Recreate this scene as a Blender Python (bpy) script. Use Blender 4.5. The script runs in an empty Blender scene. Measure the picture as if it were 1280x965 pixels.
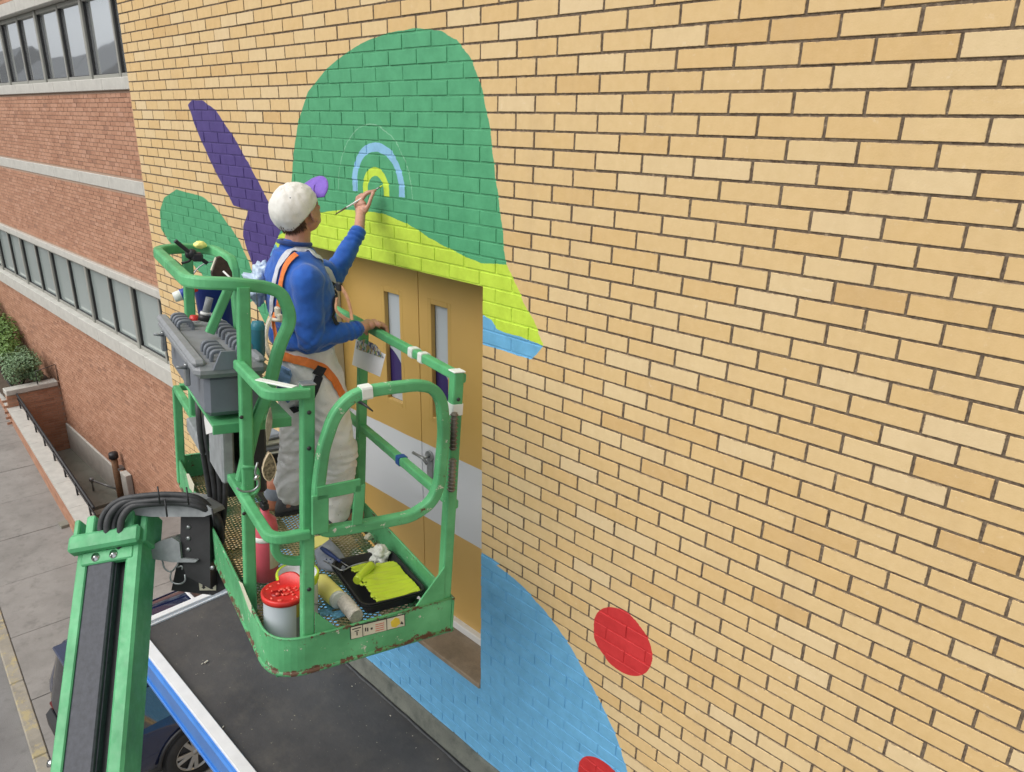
import bpy, math, random, os
import numpy as np
from mathutils import Vector, Matrix, noise
from mathutils.bvhtree import BVHTree

random.seed(7)
R = math.radians
scene = bpy.context.scene
COL = scene.collection

# ------------------------------------------------------------------ camera
# Wall plane is y = 0 (x to the right along the wall, z up); units metres.
CAM = Vector((2.3298, -2.2682, -0.2414))
YAW, PITCH, ROLL, FPX = 0.773261682, 0.345211509, 0.0201507793, 914.613
FW = Vector((-math.sin(YAW) * math.cos(PITCH), math.cos(YAW) * math.cos(PITCH), -math.sin(PITCH)))
r0 = Vector((math.cos(YAW), math.sin(YAW), 0))
u0 = r0.cross(FW)
RT = math.cos(ROLL) * r0 + math.sin(ROLL) * u0
UP = -math.sin(ROLL) * r0 + math.cos(ROLL) * u0
cd = bpy.data.cameras.new("camera")
cd.sensor_width = 36
cd.lens = FPX / 1280 * 36
cd.clip_start = 0.05
cd.clip_end = 800
cam = bpy.data.objects.new("camera", cd)
cam.matrix_world = Matrix(((RT.x, UP.x, -FW.x, CAM.x), (RT.y, UP.y, -FW.y, CAM.y), (RT.z, UP.z, -FW.z, CAM.z), (0, 0, 0, 1)))
COL.objects.link(cam)
scene.camera = cam

# ------------------------------------------------------------------ sky, sun, exposure
world = bpy.data.worlds.new("World")
scene.world = world
world.use_nodes = True
wn = world.node_tree
for n in list(wn.nodes):
    wn.nodes.remove(n)
sky = wn.nodes.new("ShaderNodeTexSky")
sky.sky_type = 'NISHITA'
sky.sun_disc = False
SUN_EL, SUN_AZ = R(46), R(192)      # azimuth from +Y clockwise
sky.sun_elevation = SUN_EL
sky.sun_rotation = SUN_AZ
sky.air_density = 1.0
sky.dust_density = 6.0
sky.ozone_density = 1.0
hs = wn.nodes.new("ShaderNodeHueSaturation")     # thin overcast: cloud greys the blue
hs.inputs['Saturation'].default_value = 0.30
hs.inputs['Value'].default_value = 1.0
bg = wn.nodes.new("ShaderNodeBackground")
bg.inputs['Strength'].default_value = 0.125
wo = wn.nodes.new("ShaderNodeOutputWorld")
wn.links.new(sky.outputs[0], hs.inputs['Color'])
cl = wn.nodes.new("ShaderNodeMix"); cl.data_type = 'RGBA'      # even cloud layer over the clear-sky model
cl.inputs[0].default_value = 0.45
cl.inputs[7].default_value = (4.9, 5.1, 5.5, 1)
wn.links.new(hs.outputs[0], cl.inputs[6])
wn.links.new(cl.outputs[2], bg.inputs['Color'])
wn.links.new(bg.outputs[0], wo.inputs['Surface'])
sd = bpy.data.lights.new("sun", 'SUN')
sd.energy = 1.5
sd.angle = R(60)
sd.color = (1.0, 0.96, 0.9)
sun = bpy.data.objects.new("sun", sd)
sdir = Vector((math.sin(SUN_AZ) * math.cos(SUN_EL), math.cos(SUN_AZ) * math.cos(SUN_EL), math.sin(SUN_EL)))
sun.rotation_euler = sdir.to_track_quat('Z', 'Y').to_euler()
COL.objects.link(sun)
scene.view_settings.view_transform = 'Standard'
scene.view_settings.look = 'None'
scene.view_settings.exposure = 0.26
scene.view_settings.gamma = 1.0
scene.view_settings.use_curve_mapping = False
scene.cycles.max_bounces = 6

# ------------------------------------------------------------------ measuring helpers
def ray(x, y):
    return FW + RT * ((x - 640) / FPX) - UP * ((y - 482.5) / FPX)
def onY(x, y, Y=0.0):
    d = ray(x, y); return CAM + d * ((Y - CAM.y) / d.y)
def onZ(x, y, Z):
    d = ray(x, y); return CAM + d * ((Z - CAM.z) / d.z)
def dep(x, y, t):
    return CAM + ray(x, y) * t
# the lift basket has its own frame: x across (towards wall), y along (away), z up, origin front left floor
bw = (-0.0785886, 0.0538998, 1.3440266)
BT = Vector((0.205, -1.319, -2.194))
BR = Matrix.Rotation(Vector(bw).length, 3, Vector(bw).normalized())
BM = Matrix.Translation(BT) @ BR.to_4x4()
BRi = BR.inverted()
def L(px, py, ax, val):
    d = BRi @ ray(px, py); o = BRi @ (CAM - BT)
    return o + d * ((val - o[ax]) / d[ax])
def W(p):
    return BT + BR @ Vector(p)

# ------------------------------------------------------------------ mesh builder
class MB:
    def __init__(s):
        s.v = []; s.f = []; s.sm = []; s.mi = []
    def add(s, vs, fs, smooth=False, M=None, mi=0):
        o = len(s.v)
        for p in vs:
            p = Vector(p)
            s.v.append(M @ p if M else p)
        for f in fs:
            s.f.append([o + i for i in f]); s.sm.append(smooth); s.mi.append(mi)
        return s
    def box(s, c, size, b=0.0, M=None, mi=0):
        cx, cy, cz = c; hx, hy, hz = size[0] / 2, size[1] / 2, size[2] / 2
        if b <= 0:
            vs = [(cx + i * hx, cy + j * hy, cz + k * hz) for i in (-1, 1) for j in (-1, 1) for k in (-1, 1)]
            fs = [(0, 1, 3, 2), (4, 6, 7, 5), (0, 4, 5, 1), (2, 3, 7, 6), (0, 2, 6, 4), (1, 5, 7, 3)]
            return s.add(vs, fs, False, M, mi)
        b = min(b, hx * .9, hy * .9, hz * .9)
        vs = []; idx = {}
        for i in (-1, 1):
            for j in (-1, 1):
                for k in (-1, 1):
                    idx[(i, j, k, 0)] = len(vs); vs.append((cx + i * hx, cy + j * (hy - b), cz + k * (hz - b)))
                    idx[(i, j, k, 1)] = len(vs); vs.append((cx + i * (hx - b), cy + j * hy, cz + k * (hz - b)))
                    idx[(i, j, k, 2)] = len(vs); vs.append((cx + i * (hx - b), cy + j * (hy - b), cz + k * hz))
        fs = []
        def q(a): fs.append(a)
        for sgn in (-1, 1):
            o = 1 if sgn > 0 else -1
            q([idx[(sgn, j, k, 0)] for j, k in ((-1, -1), (1, -1), (1, 1), (-1, 1))][::o])
            q([idx[(i, sgn, k, 1)] for i, k in ((-1, -1), (-1, 1), (1, 1), (1, -1))][::o])
            q([idx[(i, j, sgn, 2)] for i, j in ((-1, -1), (1, -1), (1, 1), (-1, 1))][::o])
        for a in (-1, 1):
            for c_ in (-1, 1):
                o = a * c_
                q([idx[(-1, a, c_, 1)], idx[(1, a, c_, 1)], idx[(1, a, c_, 2)], idx[(-1, a, c_, 2)]][::o])
                q([idx[(a, -1, c_, 0)], idx[(a, 1, c_, 0)], idx[(a, 1, c_, 2)], idx[(a, -1, c_, 2)]][::o])
                q([idx[(a, c_, -1, 0)], idx[(a, c_, -1, 1)], idx[(a, c_, 1, 1)], idx[(a, c_, 1, 0)]][::o])
        for i in (-1, 1):
            for j in (-1, 1):
                for k in (-1, 1):
                    o = i * j * k
                    q([idx[(i, j, k, 0)], idx[(i, j, k, 1)], idx[(i, j, k, 2)]][::o])
        return s.add(vs, fs, False, M, mi)
    def tube(s, pts, r, seg=10, closed=False, prof=None, up=None, caps=True, smooth=True, rad=None, M=None, mi=0):
        pts = [Vector(p) for p in pts]
        n = len(pts)
        if prof is None:
            prof = [(math.cos(2 * math.pi * i / seg), math.sin(2 * math.pi * i / seg)) for i in range(seg)]
            sc = True
        else:
            sc = False
        m = len(prof)
        vs = []; T = []
        for i in range(n):
            a = pts[(i - 1) % n] if (closed or i > 0) else pts[i]
            b = pts[(i + 1) % n] if (closed or i < n - 1) else pts[i]
            T.append((b - a).normalized())
        U = Vector(up) if up is not None else (Vector((0, 0, 1)) if abs(T[0].z) < .9 else Vector((1, 0, 0)))
        x = None
        for i in range(n):
            t = T[i]
            if x is None or up is not None:
                x = U.cross(t)
                if x.length < 1e-4: x = Vector((0, 1, 0)).cross(t)
                x.normalize()
            else:
                x = (x - t * x.dot(t)).normalized()
            y = t.cross(x)
            k = (rad[i] if rad else r) if sc else (rad[i] if rad else 1)
            for (a, b) in prof:
                vs.append(pts[i] + x * (a * k) + y * (b * k))
        fs = []
        rng = n if closed else n - 1
        for i in range(rng):
            for j in range(m):
                a = i * m + j; b = i * m + (j + 1) % m
                c = ((i + 1) % n) * m + (j + 1) % m; d = ((i + 1) % n) * m + j
                fs.append((a, b, c, d))
        s.add(vs, fs, smooth, M, mi)
        if caps and not closed:
            o = len(s.v) - len(vs)
            s.f.append([o + j for j in range(m)][::-1]); s.sm.append(False); s.mi.append(mi)
            s.f.append([o + (n - 1) * m + j for j in range(m)]); s.sm.append(False); s.mi.append(mi)
        return s
    def lathe(s, prof, c=(0, 0, 0), seg=24, M=None, smooth=True, mi=0):
        vs = []; m = len(prof)
        for i in range(seg):
            a = 2 * math.pi * i / seg
            for (r, z) in prof:
                vs.append((c[0] + r * math.cos(a), c[1] + r * math.sin(a), c[2] + z))
        fs = []
        for i in range(seg):
            for j in range(m - 1):
                fs.append((i * m + j, ((i + 1) % seg) * m + j, ((i + 1) % seg) * m + j + 1, i * m + j + 1))
        return s.add(vs, fs, smooth, M, mi)
    def prism(s, poly, z0, z1, M=None, mi=0):
        n = len(poly)
        vs = [(p[0], p[1], z0) for p in poly] + [(p[0], p[1], z1) for p in poly]
        fs = [tuple(range(n))[::-1], tuple(range(n, 2 * n))] + [(i, (i + 1) % n, n + (i + 1) % n, n + i) for i in range(n)]
        return s.add(vs, fs, False, M, mi)
    def loft(s, rings, smooth=True, M=None, mi=0, caps=True):
        m = len(rings[0]); vs = [p for r_ in rings for p in r_]; fs = []
        for i in range(len(rings) - 1):
            for j in range(m):
                fs.append((i * m + j, i * m + (j + 1) % m, (i + 1) * m + (j + 1) % m, (i + 1) * m + j))
        if caps:
            fs.append(tuple(range(m))[::-1]); fs.append(tuple((len(rings) - 1) * m + j for j in range(m)))
        return s.add(vs, fs, smooth, M, mi)
    def ell(s, c, rad, M=None, seg=20, rings=12, mi=0, Rm=None):
        c = Vector(c); vs = []; fs = []
        for i in range(rings + 1):
            th = math.pi * i / rings
            for j in range(seg):
                ph = 2 * math.pi * j / seg
                p = Vector((rad[0] * math.sin(th) * math.cos(ph), rad[1] * math.sin(th) * math.sin(ph), -rad[2] * math.cos(th)))
                if Rm: p = Rm @ p
                vs.append(c + p)
        for i in range(rings):
            for j in range(seg):
                a, b = i * seg + j, i * seg + (j + 1) % seg
                if i == 0: fs.append((a, b + seg, a + seg))
                elif i == rings - 1: fs.append((a, b, b + seg))
                else: fs.append((a, b, b + seg, a + seg))
        return s.add(vs, fs, True, M, mi)
    def cap(s, p0, p1, ra, rb, seg=14, M=None, sx=1.0, fx=None, mi=0):
        """tapered capsule; sx squashes it along fx"""
        p0 = Vector(p0); p1 = Vector(p1); t = (p1 - p0).normalized()
        x = Vector(fx) if fx is not None else (Vector((1, 0, 0)) if abs(t.x) < .8 else Vector((0, 1, 0)))
        x = (x - t * x.dot(t)).normalized(); y = t.cross(x)
        rings = []
        for k in range(5):
            a = math.pi / 2 * (1 - k / 4)
            rings.append((p0 - t * (ra * math.sin(a)), max(ra * math.cos(a), 1e-4)))
        for k in range(1, 4):
            rings.append((p0.lerp(p1, k / 4), ra + (rb - ra) * k / 4))
        for k in range(5):
            a = math.pi / 2 * k / 4
            rings.append((p1 + t * (rb * math.sin(a)), max(rb * math.cos(a), 1e-4)))
        return s.loft([[c + x * (math.cos(2 * math.pi * j / seg) * r_ * sx) + y * (math.sin(2 * math.pi * j / seg) * r_) for j in range(seg)] for c, r_ in rings], True, M, mi)
    def mesh(s, name):
        me = bpy.data.meshes.new(name)
        me.from_pydata([tuple(v) for v in s.v], [], s.f)
        me.polygons.foreach_set("use_smooth", s.sm)
        if any(s.mi): me.polygons.foreach_set("material_index", s.mi)
        me.update()
        return me

def link(name, me, mat=None, parent=None, M=None, kind=None, label=None):
    o = bpy.data.objects.new(name, me)
    COL.objects.link(o)
    if mat is not None and me is not None and len(me.materials) == 0:
        for m in (mat if isinstance(mat, (list, tuple)) else [mat]):
            me.materials.append(m)
    if parent is not None: o.parent = parent
    if M is not None: o.matrix_local = M
    if kind: o['kind'] = kind
    if label: o['label'] = label
    return o
def obj(name, mb, mat, parent=None, **k):
    return link(name, mb.mesh(name), mat, parent, **k)
def thing(name, label, cat, M=None, group=None):
    o = bpy.data.objects.new(name, None); COL.objects.link(o)
    o.empty_display_size = .1
    if M is not None: o.matrix_world = M
    o['label'] = label; o['category'] = cat
    if group: o['group'] = group
    return o
def tag(o, label, cat, group=None):
    o['label'] = label; o['category'] = cat
    if group: o['group'] = group
    return o
def fillet(pts, r, n=6, closed=False):
    """round the corners of a polyline"""
    pts = [Vector(p) for p in pts]; out = []
    N = len(pts)
    for i, p in enumerate(pts):
        if not closed and i in (0, N - 1):
            out.append(p); continue
        a = pts[(i - 1) % N]; b = pts[(i + 1) % N]
        rr = r[i] if isinstance(r, (list, tuple)) else r
        d = min(rr, (a - p).length * .49, (b - p).length * .49)
        s0 = p + (a - p).normalized() * d; s1 = p + (b - p).normalized() * d
        for k in range(n + 1):
            t = k / n
            out.append(s0.lerp(p, t).lerp(p.lerp(s1, t), t))
    return out
def rrect(w, h, c, n=3):
    """rounded rectangle profile"""
    out = []
    for cx, cy, a0 in ((w / 2 - c, h / 2 - c, 0), (-w / 2 + c, h / 2 - c, 90), (-w / 2 + c, -h / 2 + c, 180), (w / 2 - c, -h / 2 + c, 270)):
        for k in range(n):
            a = R(a0 + 90 * k / (n - 1)); out.append((cx + c * math.cos(a), cy + c * math.sin(a)))
    return out
SQ = rrect(.038, .038, .006)

# ------------------------------------------------------------------ materials
def nodes(name):
    m = bpy.data.materials.new(name); m.use_nodes = True
    return m, m.node_tree, m.node_tree.nodes['Principled BSDF']
def lk(nt, a, b): nt.links.new(a, b)
def mathn(nt, op, a, b=None, c=None, clamp=False):
    n = nt.nodes.new("ShaderNodeMath"); n.operation = op; n.use_clamp = clamp
    for i, v in enumerate((a, b, c)):
        if v is None: continue
        if hasattr(v, 'is_linked') or hasattr(v, 'links'): nt.links.new(v, n.inputs[i])
        else: n.inputs[i].default_value = v
    return n.outputs[0]
def mix(nt, fac, a, b, mode='MIX'):
    n = nt.nodes.new("ShaderNodeMix"); n.data_type = 'RGBA'; n.blend_type = mode
    for i, v in ((0, fac), (6, a), (7, b)):
        if hasattr(v, 'links'): nt.links.new(v, n.inputs[i])
        elif i == 0: n.inputs[0].default_value = v
        else: n.inputs[i].default_value = (*v[:3], 1)
    return n.outputs[2]
def noisen(nt, scale, detail=3, rough=.5, vec=None, kind='Fac'):
    n = nt.nodes.new("ShaderNodeTexNoise"); n.inputs['Scale'].default_value = scale
    n.inputs['Detail'].default_value = detail; n.inputs['Roughness'].default_value = rough
    if vec is not None: nt.links.new(vec, n.inputs['Vector'])
    return n.outputs[kind]
def ramp(nt, fac, stops):
    n = nt.nodes.new("ShaderNodeValToRGB"); nt.links.new(fac, n.inputs[0])
    e = n.color_ramp.elements
    while len(e) < len(stops): e.new(.5)
    for i, (p, c) in enumerate(stops):
        e[i].position = p; e[i].color = (*c, 1) if len(c) == 3 else c
    return n.outputs[0]
def position(nt):
    return nt.nodes.new("ShaderNodeNewGeometry").outputs['Position']
def objco(nt):
    return nt.nodes.new("ShaderNodeTexCoord").outputs['Object']
def bump(nt, bs, h, strength=.3, dist=.01):
    n = nt.nodes.new("ShaderNodeBump"); n.inputs['Strength'].default_value = strength; n.inputs['Distance'].default_value = dist
    nt.links.new(h, n.inputs['Height']); nt.links.new(n.outputs[0], bs.inputs['Normal'])
def simple(name, col, rough=.5, metal=0, var=.12, scale=8, bmp=0, bscale=60, coat=0, spec=None):
    m, nt, bs = nodes(name)
    p = objco(nt)
    f = noisen(nt, scale, 4, .6, p)
    c2 = tuple(max(0, c * (1 - var)) for c in col); c3 = tuple(min(1, c * (1 + var)) for c in col)
    lk(nt, ramp(nt, f, [(.3, c2), (.7, c3)]), bs.inputs['Base Color'])
    bs.inputs['Roughness'].default_value = rough; bs.inputs['Metallic'].default_value = metal
    if coat: bs.inputs['Coat Weight'].default_value = coat
    if spec is not None: bs.inputs['Specular IOR Level'].default_value = spec
    if bmp: bump(nt, bs, noisen(nt, bscale, 3, .5, p), bmp, .004)
    return m
def worn(name, col, chip=(.62, .60, .5), rust=(.12, .06, .035), rough=.42, amt=.0, bscale=90, pale=None, edges=False):
    """old gloss paint on steel: faded patches, pale scuffs and rust-brown chips"""
    m, nt, bs = nodes(name)
    p = objco(nt)
    f = noisen(nt, 5, 5, .6, p)
    pale = pale or tuple(min(1, c * 1.3 + .03) for c in col)
    c = ramp(nt, f, [(.3, tuple(c * .74 for c in col)), (.5, col), (.75, pale)])
    s1 = noisen(nt, 24, 7, .72, p)
    c = mix(nt, ramp(nt, s1, [(.70 - amt, (0, 0, 0)), (.73 - amt, (1, 1, 1))]), c, chip)
    s2 = noisen(nt, 21, 6, .8, p)
    if edges:                       # folded edges of the sheet are rubbed to primer and rust
        sp = nt.nodes.new("ShaderNodeSeparateXYZ"); lk(nt, p, sp.inputs[0])
        e1 = mathn(nt, 'SUBTRACT', 1.0, mathn(nt, 'DIVIDE', mathn(nt, 'ABSOLUTE', mathn(nt, 'SUBTRACT', sp.outputs[2], .012)), .022), clamp=True)
        e2 = mathn(nt, 'SUBTRACT', 1.0, mathn(nt, 'DIVIDE', mathn(nt, 'ABSOLUTE', mathn(nt, 'SUBTRACT', sp.outputs[2], .153)), .014), clamp=True)
        lf = mathn(nt, 'MULTIPLY', noisen(nt, 6, 2, .5, p), .34)
        s2 = mathn(nt, 'ADD', s2, mathn(nt, 'MULTIPLY', mathn(nt, 'ADD', e1, mathn(nt, 'MULTIPLY', e2, .7)), lf))
    c = mix(nt, ramp(nt, s2, [(.70 - amt, (0, 0, 0)), (.73 - amt, (1, 1, 1))]), c, rust)
    lk(nt, c, bs.inputs['Base Color'])
    lk(nt, ramp(nt, s1, [(.4, (rough,) * 3), (.75, (.75,) * 3)]), bs.inputs['Roughness'])
    bump(nt, bs, s1, .12, .002)
    return m

M_green = worn('green_enamel', (.095, .39, .16), amt=0.03)
M_green_scuffed = worn('green_enamel_scuffed', (.095, .38, .16), amt=.085)
M_green_board = worn('green_enamel_board', (.095, .38, .16), amt=.07, edges=True)
M_boom = worn('boom_green', (.10, .41, .18), amt=-.03)
M_dgreen = simple('grating_green', (.05, .19, .09), .6, var=.3, scale=30)
M_black = simple('black_plastic', (.018, .019, .022), .45)
M_blacksteel = simple('black_steel', (.022, .022, .024), .5, var=.3, scale=12, bmp=.1)
M_rubber = simple('hose_rubber', (.045, .047, .05), .55, var=.3, scale=25)
M_grey = simple('grey_plastic', (.16, .18, .21), .42, var=.1, bmp=.05)
M_greylid = simple('grey_lid', (.24, .255, .27), .5, var=.14, scale=20, bmp=.08)
M_steel = simple('galvanised_steel', (.33, .35, .36), .38, .7, var=.2, scale=30)
M_greysteel = simple('grey_painted_steel', (.26, .28, .29), .5, var=.2, scale=18, bmp=.1)
M_white = simple('white_paint', (.75, .75, .74), .5, var=.05)
M_cream = simple('cream_trim', (.62, .58, .47), .5, var=.1)
M_sticker = simple('cream_sticker', (.62, .60, .46), .5, var=.08, scale=30)
M_ink = simple('black_ink', (.03, .03, .03), .6)
M_inky = simple('yellow_ink', (.72, .55, .05), .6)
M_inkr = simple('red_ink', (.55, .1, .07), .6)
M_tape = simple('blue_tape', (.02, .09, .33), .5)
M_wtape = simple('white_tape', (.72, .76, .72), .5)
M_coil = simple('spring_steel', (.18, .16, .13), .5, .4, var=.3)

def pts_curve(nt, val, pts, lo, hi, vlo, vhi):
    """float-curve node: maps val in [lo,hi] through points to [vlo,vhi]"""
    t = mathn(nt, 'DIVIDE', mathn(nt, 'SUBTRACT', val, lo), hi - lo)
    n = nt.nodes.new("ShaderNodeFloatCurve")
    cm = n.mapping; c = cm.curves[0]
    P = sorted([((a - lo) / (hi - lo), (b - vlo) / (vhi - vlo)) for a, b in pts])
    while len(c.points) < len(P): c.points.new(.5, .5)
    for i, (a, b) in enumerate(P):
        c.points[i].location = (min(max(a, 0), 1), min(max(b, 0), 1)); c.points[i].handle_type = 'VECTOR'
    cm.update()
    nt.links.new(t, n.inputs['Value'])
    return mathn(nt, 'ADD', mathn(nt, 'MULTIPLY', n.outputs[0], vhi - vlo), vlo)

def PX(lst, Y=0.0):
    return [(q[0], q[1]) if len(q) == 3 else (onY(q[0], q[1], Y).x, onY(q[0], q[1], Y).z) for q in lst]
def interval(nt, x, z, left, right):
    """mask of a painted shape bounded left and right by two edges, each given as wall points"""
    lw, rw = PX(left), PX(right)
    zs = [p[1] for p in lw] + [p[1] for p in rw]; xs = [p[0] for p in lw] + [p[0] for p in rw]
    zl, zh, xl, xh = min(zs) - .01, max(zs) + .01, min(xs) - .2, max(xs) + .2
    cl = pts_curve(nt, z, [(b, a) for a, b in lw], zl, zh, xl, xh)
    cr = pts_curve(nt, z, [(b, a) for a, b in rw], zl, zh, xl, xh)
    m = mathn(nt, 'MULTIPLY', mathn(nt, 'GREATER_THAN', x, cl), mathn(nt, 'LESS_THAN', x, cr))
    m = mathn(nt, 'MULTIPLY', m, mathn(nt, 'GREATER_THAN', z, max(min(p[1] for p in lw), min(p[1] for p in rw)) - .002))
    return mathn(nt, 'MULTIPLY', m, mathn(nt, 'LESS_THAN', z, min(max(p[1] for p in lw), max(p[1] for p in rw)) + .002))
def above(nt, x, z, pts):
    w = PX(pts)
    c = pts_curve(nt, x, w, min(p[0] for p in w) - .01, max(p[0] for p in w) + .01, min(p[1] for p in w) - .2, max(p[1] for p in w) + .2)
    return mathn(nt, 'GREATER_THAN', z, c)
def arch(nt, x, z, cx, cz, rx, rz, k, zb):
    u = mathn(nt, 'DIVIDE', mathn(nt, 'SUBTRACT', x, cx), rx)
    v = mathn(nt, 'DIVIDE', mathn(nt, 'MAXIMUM', mathn(nt, 'SUBTRACT', z, cz), 0.0), rz)
    r_ = mathn(nt, 'SQRT', mathn(nt, 'ADD', mathn(nt, 'POWER', mathn(nt, 'ABSOLUTE', u), 2.0), mathn(nt, 'POWER', v, 2.0)))
    m = mathn(nt, 'MULTIPLY', mathn(nt, 'GREATER_THAN', r_, k), mathn(nt, 'LESS_THAN', r_, 1.0))
    return mathn(nt, 'MULTIPLY', m, mathn(nt, 'GREATER_THAN', z, zb))
def disc(nt, x, z, c, r_):
    u = mathn(nt, 'SUBTRACT', x, c[0]); v = mathn(nt, 'SUBTRACT', z, c[1])
    d = mathn(nt, 'SQRT', mathn(nt, 'ADD', mathn(nt, 'MULTIPLY', u, u), mathn(nt, 'MULTIPLY', v, v)))
    return mathn(nt, 'LESS_THAN', d, r_)

C_GREEN = (.075, .35, .165); C_LIME = (.53, .72, .06); C_BLUE = (.145, .42, .68)
C_PURPLE = (.070, .044, .20); C_RED = (.58, .028, .03); C_PALE = (.25, .50, .72)
H, BL = 0.0677, 0.21204
def wall_material(name, is_brick):
    m, nt, bs = nodes(name)
    P = position(nt)
    sep = nt.nodes.new("ShaderNodeSeparateXYZ"); lk(nt, P, sep.inputs[0])
    x0, z0 = sep.outputs[0], sep.outputs[2]
    # hand-cut edges: tiny wobble
    wob = mathn(nt, 'ADD', mathn(nt, 'MULTIPLY', mathn(nt, 'SUBTRACT', noisen(nt, 9, 2, .5, P), .5), .022), mathn(nt, 'MULTIPLY', mathn(nt, 'SUBTRACT', noisen(nt, 75, 3, .7, P), .5), .009))
    x = mathn(nt, 'ADD', x0, wob); z = mathn(nt, 'ADD', z0, mathn(nt, 'MULTIPLY', wob, .6))
    stk = nt.nodes.new('ShaderNodeCombineXYZ'); lk(nt, mathn(nt, 'MULTIPLY', x0, 7.0), stk.inputs[0]); lk(nt, mathn(nt, 'MULTIPLY', z0, .55), stk.inputs[1])
    if is_brick:
        row = mathn(nt, 'FLOOR', mathn(nt, 'DIVIDE', z0, H))
        sh = mathn(nt, 'MULTIPLY', mathn(nt, 'FLOORED_MODULO', mathn(nt, 'ADD', row, 1.0), 2.0), .5)
        colm = mathn(nt, 'FLOOR', mathn(nt, 'ADD', mathn(nt, 'DIVIDE', x0, BL), sh))
        cmb = nt.nodes.new("ShaderNodeCombineXYZ"); lk(nt, row, cmb.inputs[0]); lk(nt, colm, cmb.inputs[1])
        wnz = nt.nodes.new("ShaderNodeTexWhiteNoise"); wnz.noise_dimensions = '2D'; lk(nt, cmb.outputs[0], wnz.inputs['Vector'])
        base = ramp(nt, wnz.outputs['Value'], [(0, (.58, .35, .13)), (.06, (.65, .42, .17)), (.2, (.68, .46, .205)), (.5, (.69, .485, .235)), (.78, (.71, .52, .27)), (.92, (.73, .57, .335)), (1, (.75, .60, .38))])
        base = mix(nt, .42, base, ramp(nt, noisen(nt, 28, 5, .6, P), [(.3, (.60, .43, .20)), (.7, (.72, .54, .29))]))
        speck = ramp(nt, noisen(nt, 300, 2, .5, P), [(.68, (0, 0, 0)), (.74, (1, 1, 1))])
        base = mix(nt, mathn(nt, 'MULTIPLY', speck, .25), base, (.35, .22, .1))
        base = mix(nt, mathn(nt, 'MULTIPLY', ramp(nt, noisen(nt, 1.0, 4, .6, stk.outputs[0]), [(.5, (0, 0, 0)), (.72, (1, 1, 1))]), .22), base, (.50, .35, .19))
        smear = ramp(nt, noisen(nt, 26, 5, .75, P), [(.60, (0, 0, 0)), (.70, (1, 1, 1))])
        base = mix(nt, mathn(nt, 'MULTIPLY', smear, .30), base, (.80, .68, .50))
        big = noisen(nt, 1.1, 3, .5, P)
        fx = mathn(nt, 'FRACT', mathn(nt, 'ADD', mathn(nt, 'DIVIDE', x0, BL), sh)); fz = mathn(nt, 'FRACT', mathn(nt, 'DIVIDE', z0, H))
        ex = mathn(nt, 'MULTIPLY', mathn(nt, 'MINIMUM', fx, mathn(nt, 'SUBTRACT', 1.0, fx)), BL); ez = mathn(nt, 'MULTIPLY', mathn(nt, 'MINIMUM', fz, mathn(nt, 'SUBTRACT', 1.0, fz)), H)
        thr = mathn(nt, 'ADD', .0030, mathn(nt, 'MULTIPLY', mathn(nt, 'SUBTRACT', noisen(nt, 42, 4, .75, P), .40), .016))
        stain = mathn(nt, 'LESS_THAN', mathn(nt, 'MINIMUM', ex, ez), thr)
        base = mix(nt, mathn(nt, 'MULTIPLY', stain, .75), base, (.26, .19, .125))
        base = mix(nt, mathn(nt, 'MULTIPLY', big, .20), base, (.58, .38, .17))
    else:
        base = ramp(nt, noisen(nt, 60, 5, .6, P), [(.3, (.075, .050, .034)), (.62, (.19, .145, .10)), (.72, (.36, .28, .19))])
    # the mural
    hat = interval(nt, x, z, [(516, 35), (480, 42), (450, 55), (430, 68), (408, 86), (385, 115), (373, 150), (367, 190), (364, 240), (357, 275), (338, 318), (336, 330), (332, 440)],
                   [(516, 35), (550, 38), (572, 50), (590, 76), (603, 110), (611, 150), (617, 200), (625, 260), (633, 330), (646, 358), (660, 388), (670, 408), (679, 432), (672, 442), (664, 449)])
    g = above(nt, x, z, [(338, 300), (364, 285), (398, 266), (430, 262), (460, 264), (480, 268), (510, 280), (540, 299), (570, 316), (602, 329), (636, 331), (680, 332)])
    lim = above(nt, x, z, [(330, 309), (345, 305), (352, 330), (560, 380), (600, 391), (615, 400), (620, 411), (630, 416), (652, 421), (674, 430), (682, 436)])
    bot = above(nt, x, z, [(330, 319), (344, 321), (428, 340), (430, 400), (560, 430), (600, 445), (617, 443), (636, 447), (655, 449), (690, 450)])
    horn1 = interval(nt, x, z, [(240, 125), (235, 131), (245, 160), (262, 200), (280, 235), (292, 257), (310, 263), (312, 285)],
                     [(240, 125), (254, 126), (270, 138), (290, 168), (310, 203), (331, 243), (347, 275), (350, 285)])
    horn2 = interval(nt, x, z, [(310, 252), (309, 268), (304, 283), (304, 295), (311, 318), (320, 342), (330, 362)],
                     [(332, 246), (345, 272), (356, 290), (347, 311), (337, 325), (333, 343), (331, 362)])
    leaf = interval(nt, x, z, [(220, 237), (205, 247), (200, 262), (201, 285), (210, 300), (228, 318), (252, 342), (273, 372), (284, 412)],
                    [(220, 237), (237, 237), (252, 245), (268, 258), (285, 280), (300, 302), (312, 330), (319, 352), (322, 372), (305, 383), (303, 412)])
    leaf2 = interval(nt, x, z, [(318, 370), (322, 386), (331, 404)], [(325, 365), (337, 390), (332, 404)])
    belly = interval(nt, x, z, [(-2.9, -2.0, 0), (-2.9, -4.0, 0), (-2.9, -7.0, 0)],
                     [(602, 692), (622, 703), (648, 727), (680, 762), (706, 797), (728, 835), (748, 873), (768, 915), (782, 955), (796, 1010), (1.25, -4.3, 0), (1.6, -7.0, 0)])
    pa = onY(470, 178); pb = onY(441, 243); pc = onY(506, 248)
    acx = (pb.x + pc.x) / 2; arx = (pc.x - pb.x) / 2; abot = onY(506, 247).z
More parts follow.
